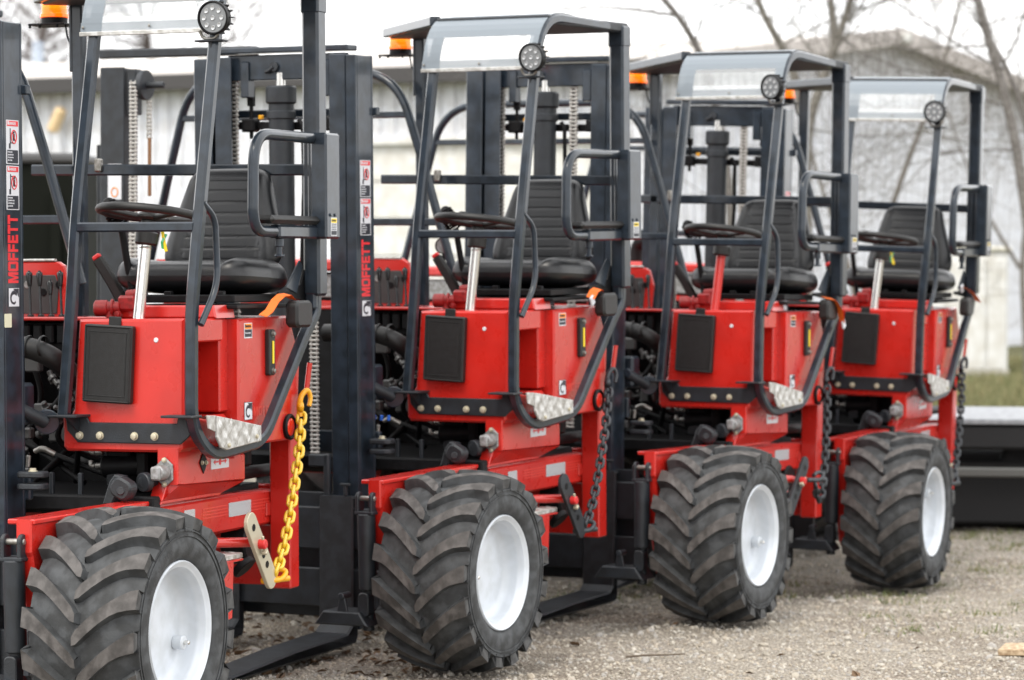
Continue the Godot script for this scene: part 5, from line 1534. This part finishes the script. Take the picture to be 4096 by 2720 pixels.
func make_trees() -> void:
	var br := Color(0.23, 0.215, 0.205)
	# leaning trunk on the right, with a second stem
	tree("leaning bare tree trunk crossing the far right edge, nearest of the trees", [[V(5.25, 0, -30), V(5.02, 1.6, -30), V(4.84, 2.8, -30), V(4.70, 3.35, -30), V(4.44, 4.2, -30), V(4.2, 5.4, -30), 0.055, 0.038], [V(5.02, 1.9, -30), V(4.98, 2.9, -30.1), V(4.82, 3.4, -30.1), V(4.55, 3.9, -30.2), V(4.35, 4.6, -30.3), 0.032, 0.018]], 101, br, 11, 3, 1.9)
	tree("bare tree forking into a V above the third forklift's roof", [[V(2.93, 0, -31), V(2.93, 2.0, -31), V(2.92, 2.95, -31), V(3.12, 3.55, -31), V(3.26, 3.9, -31), V(3.55, 4.9, -31), 0.058, 0.034], [V(2.92, 2.8, -31), V(2.80, 3.55, -31), V(2.45, 4.1, -31), V(2.2, 5.0, -31), 0.046, 0.028], [V(3.2, 3.75, -31), V(3.15, 4.3, -31), V(2.95, 5.2, -31), 0.04, 0.025]], 102, Color(0.24, 0.225, 0.20), 11, 3, 1.8)
	tree("bare tree with one long limb slanting above the second forklift's roof", [[V(2.35, 0, -33), V(2.30, 2.6, -33), V(2.02, 3.75, -33), V(1.72, 4.25, -33), V(1.2, 4.75, -33), V(0.4, 5.4, -33), 0.048, 0.026], [V(1.72, 4.2, -33), V(1.0, 4.3, -33), V(0.2, 4.25, -33), 0.02, 0.01]], 103, br, 11, 3, 1.6)
	tree("thin bare tree standing between the last forklift's roof and the leaning trunk", [[V(4.1, 0, -36), V(4.2, 1.6, -36), V(4.5, 2.6, -36), V(4.9, 3.6, -36), V(5.2, 4.8, -36), 0.04, 0.02], [V(4.1, 0.3, -36), V(3.9, 1.6, -36), V(3.5, 2.6, -36), V(3.2, 4.0, -36), 0.035, 0.014]], 104, Color(0.24, 0.215, 0.19), 9, 3, 1.7)
	tree("slender bare sapling at the right edge beside the leaning trunk", [[V(6.3, 0.1, -38), V(6.2, 1.8, -38), V(6.5, 3.2, -38), V(6.3, 4.8, -38), 0.035, 0.018], [V(6.2, 1.5, -38), V(5.7, 2.3, -38), V(5.3, 3.4, -38), 0.025, 0.012]], 105, Color(0.24, 0.215, 0.19), 9, 3, 1.7)
	# brush beyond the roof on the left
	tree("bare scrubby tree rising beyond the workshop roof at the far left", [[V(-11.2, 0, -70), V(-11.0, 4.0, -70), V(-10.6, 6.2, -70), V(-10.2, 8.2, -70), 0.16, 0.05], [V(-11.0, 3.5, -70), V(-11.6, 6.0, -70), V(-11.9, 8.0, -70), 0.1, 0.04]], 106, Color(0.17, 0.14, 0.13), 26, 3, 2.6)
	tree("pale bare tree beyond the workshop roof, seen over the nearest forklift's cab", [[V(-7.6, 0, -72), V(-7.4, 4.0, -72), V(-7.0, 6.2, -72), V(-6.4, 8.4, -72), 0.16, 0.05], [V(-7.4, 3.5, -72), V(-8.4, 6.2, -72), V(-8.8, 8.0, -72), 0.1, 0.04]], 107, Color(0.17, 0.14, 0.13), 26, 3, 2.6)
func make_sky() -> PanoramaSkyMaterial:
	var w := 1024; var h := 512
	var im := Image.create(w, h, false, Image.FORMAT_RGBF)
	var f := FastNoiseLite.new(); f.seed = 3; f.frequency = 1.6; f.fractal_octaves = 5
	for j in h:
		var el := PI * (0.5 - (j + 0.5) / h)
		for i in w:
			var az := TAU * (i + 0.5) / w
			var d := V(cos(el) * sin(az), sin(el), cos(el) * cos(az))
			var n := f.get_noise_3d(d.x * 2.0, d.y * 4.5, d.z * 2.0)
			var c := Color(1.10, 1.10, 1.10).lerp(Color(0.40, 0.435, 0.49), smoothstep(0.10, 0.50, n))
			c = c * lerpf(0.98, 1.12, smoothstep(0.1, 0.9, sin(maxf(el, 0.0))))
			if el < 0.0: c = Color(0.30, 0.28, 0.26)
			im.set_pixel(i, j, c)
	var m := PanoramaSkyMaterial.new()
	m.panorama = ImageTexture.create_from_image(im)
	return m

func _ready() -> void:
	# ---- camera
	var cam := Camera3D.new()
	cam.name = "camera"
	cam.position = V(0, 1.776, 0)
	cam.rotation = Vector3(-deg_to_rad(1.7612), 0, deg_to_rad(0.193))
	cam.near = 0.1; cam.far = 900.0
	var at := CameraAttributesPhysical.new()
	at.frustum_focal_length = 109.87
	at.frustum_focus_distance = 11.0
	at.exposure_aperture = 3.7
	at.frustum_near = 0.1; at.frustum_far = 900.0
	cam.attributes = at
	cam.fov = 12.4667
	add_child(cam)
	cam.current = true
	# ---- sky and exposure
	var we := WorldEnvironment.new(); we.name = "world"
	var env := Environment.new()
	env.background_mode = Environment.BG_SKY
	var sky := Sky.new()
	sky.sky_material = make_sky()
	env.sky = sky
	env.background_energy_multiplier = 1.0
	env.tonemap_mode = Environment.TONE_MAPPER_LINEAR
	env.tonemap_exposure = 2.3
	env.sdfgi_enabled = true; env.ssao_enabled = true; env.ssil_enabled = true
	we.environment = env
	add_child(we)
	# ---- veiled sun
	var sun := DirectionalLight3D.new(); sun.name = "sun"
	sun.light_energy = 0.30
	sun.light_color = Color(1.0, 0.97, 0.92)
	sun.light_angular_distance = 20.0
	sun.shadow_enabled = true
	sun.rotation = Vector3(deg_to_rad(-52), deg_to_rad(-28), 0)
	add_child(sun)
	# ---- structure
	make_materials()
	make_ground()
	make_building()
	make_trees()
	make_trailer()
	make_spare_mast()
	# ---- forklifts
	var poses := [[-1.131, 10.626, 20.20, 0.029, -0.24, 0.61], [-0.032, 12.829, 26.61, -0.002, 0.89, 0.20], [1.165, 14.611, 25.78, -0.011, -1.04, -0.01], [2.248, 16.630, 22.20, -0.070, 0.26, -1.26]]
	var first := make_forklift("nearest red forklift at the left, with the yellow safety chain and yellow cable tie")
	var labels := ["", "second red forklift from the left, steel steering column and dark chain, plain step", "third red forklift from the left, the one with a red steering column", "farthest red forklift at the right, beside the flatbed trailer"]
	var lift := [-0.035, 0.0, 0.085, -0.015]
	var trucks: Array[Node3D] = [first]
	for k in range(1, 4):
		var c: Node3D = first.duplicate()
		c.name = numbered("forklift")
		add_child(c)
		c.set_meta("label", labels[k])
		trucks.append(c)
	rng.seed = 12
	for k in 4:
		var p = poses[k]
		var t := trucks[k]
		t.transform = Transform3D(Basis(V(0, 1, 0), -deg_to_rad(p[2])) * Basis(V(0, 0, 1), deg_to_rad(p[5])) * Basis(V(1, 0, 0), deg_to_rad(p[4])), V(p[0], p[3], -p[1]))
		t.get_node("lift_mast").position = V([0.0, 0.0, -0.05, -0.12][k], lift[k], 0)
		for w in ["front_wheel", "front_wheel_001", "rear_wheel"]:
			(t.get_node(w) as Node3D).rotate_object_local(V(1, 0, 0), [0.0, 3.6, 0.124, 1.06][k])
		if k > 0:
			(t.get_node("hitch_link") as MeshInstance3D).material_override = M.dark
	trucks[0].get_node("rear_guard").position.x = -0.17
	for k in [0, 2, 3]: trucks[k].get_node("hose_cap").free()
	for o in trucks[0].get_node("lift_mast").get_children():
		for w in ["warning_", "header_", "label_", "prohibition_", "mast_letter", "goat_", "badge_"]:
			if o.name.begins_with(w): (o as Node3D).position.y += 0.10
	(trucks[0].get_node("work_lamp") as Node3D).rotation.y = -0.05
	(trucks[2].get_node("work_lamp") as Node3D).rotation.y = -0.34
	for k in 4: trucks[k].get_node("work_lamp").position += V([0.03, 0.026, -0.012, 0.0][k], [-0.01, -0.008, -0.004, -0.004][k], 0)
	(trucks[2].get_node("steering_column") as MeshInstance3D).material_override = M.red
	rear_lamp(trucks[0], V(-1.288, 2.385, -1.76))
	rear_lamp(trucks[1], V(-1.178, 1.747, -1.72))
	var hl: Node3D = trucks[2].get_node("hitch_link")
	hl.rotation.x = -0.75
	# the loose belts hang differently on the other three
	var belts := [[], [V(-0.235, 1.515, -1.37), V(-0.232, 1.545, -1.40), V(-0.230, 1.556, -1.435), V(-0.232, 1.545, -1.47)], [V(-0.222, 1.545, -1.44), V(-0.19, 1.535, -1.50), V(-0.178, 1.49, -1.56), V(-0.176, 1.42, -1.60)], [V(-0.235, 1.60, -1.42), V(-0.215, 1.585, -1.50), V(-0.19, 1.545, -1.58), V(-0.18, 1.51, -1.62)]]
	for k in range(1, 4):
		var w: MeshInstance3D = trucks[k].get_node("seat/belt_webbing")
		var rb := MB.new()
		ribbon(rb, belts[k], 0.04, V(0.8, -0.25, 0.35) if k > 1 else V(0.9, -0.25, -0.25))
		w.mesh = rb.mesh(M.orange)
		rb = MB.new()
		var e: Vector3 = belts[k][0] if k != 2 else belts[k][3]
		rb.box(e + V(0.004, -0.012, -0.01), V(0.012, 0.045, 0.035), 0.004, Basis(V(1, 0, 0), 0.5))
		obj("belt_tag", rb, M.paper, w)
	# extras of the nearest truck
	var b := MB.new()
	b.poly(pv([0.0, 0.042, 0.034, 0.0, 0.0, -0.042, -0.034, 0.0]), T(V(-0.345, 0.937, -0.90), ZY), 0.004, 0.001)
	var ch: Node = trucks[0].get_node("chassis")
	obj("cover_plate", b, M.black, ch)
	obj("bolt", MB.new().bolt(V(-0.341, 0.937, -0.883), V(1, 0, 0), 0.007, 0.008), M.zinc, ch)
	obj("bolt", MB.new().bolt(V(-0.341, 0.935, -0.917), V(1, 0, 0), 0.007, 0.008), M.zinc, ch)
	for k in [0, 3]:
		b = MB.new()
		ribbon(b, [V(-0.53, 1.80, -0.95), V(-0.520, 1.765, -0.94), V(-0.505, 1.725, -0.93)], 0.012, V(1, 0.3, 0))
		var tie := obj("cable_tie", b, M.inkyellow, trucks[k])
		b = MB.new()
		ribbon(b, [V(-0.515, 1.79, -0.95), V(-0.525, 1.76, -0.935), V(-0.52, 1.735, -0.93)], 0.010, V(1, -0.3, 0))
		obj("green_tail", b, M.green, tie)
	var wt: Node = trucks[0].get_node("front_wheel")
	for q in [["ARMSTRONG", 0.302, 66.0, 5.2], ["RIMGUARD", 0.302, -32.0, 5.6]]:
		for k in (q[0] as String).length():
			var an := deg_to_rad(q[2] - k * q[3])
			var dir := V(0, sin(an), -cos(an) * -1.0)
			var bs := Basis(V(0, -cos(an), sin(an)) * -1.0, dir, V(1, 0, 0))
			bs = Basis(dir.cross(V(1, 0, 0)), dir, V(1, 0, 0))
			text(q[0][k], 0.017, M.letter, "sidewall_letter", wt, T(V(0.0297, 0, 0) + dir * q[1], bs))
	b = MB.new().poly(rrect(0.05, 0.05, 0.004), T(V(-0.8642, 1.51, -0.368), ZY), 0.0016)
	obj("masking_tape", b, M.tape, trucks[0].get_node("lift_mast"))
	# ---- safety chains
	var path := [V(-0.265, 1.085, -1.625), V(-0.245, 0.93, -1.55), V(-0.235, 0.817, -1.485), V(-0.226, 0.711, -1.425), V(-0.218, 0.595, -1.352), V(-0.212, 0.525, -1.285), V(-0.205, 0.478, -1.225)]
	chain_thing("safety_chain", "bright yellow safety chain on the nearest forklift", trucks[0].transform, path, M.yellow, M.orange_yellow)
	chain_thing("safety_chain", "dark steel safety chain beside the second forklift's tail light", trucks[1].transform, path, M.chaindark, M.chaindark)
	var path3 := [V(-0.265, 1.085, -1.625), V(-0.245, 0.90, -1.58), V(-0.235, 0.72, -1.53), V(-0.228, 0.60, -1.49), V(-0.222, 0.515, -1.44), V(-0.215, 0.50, -1.38), V(-0.208, 0.56, -1.32), V(-0.202, 0.62, -1.30)]
	chain_thing("safety_chain", "dark safety chain looped up at the bottom on the third forklift", trucks[2].transform, path3, M.chaindark, M.chaindark)
	chain_thing("safety_chain", "dark safety chain on the farthest forklift, in front of the trailer", trucks[3].transform, path, M.chaindark, M.chaindark)
	for k in 4:
		b = MB.new().bar([V(-0.275, 1.16, -1.69), V(-0.262, 1.285, -1.70)], 0.012, 0.03, V(1, 0, 0), 0.003)
		obj("chain_tab", b, M.red, trucks[k])
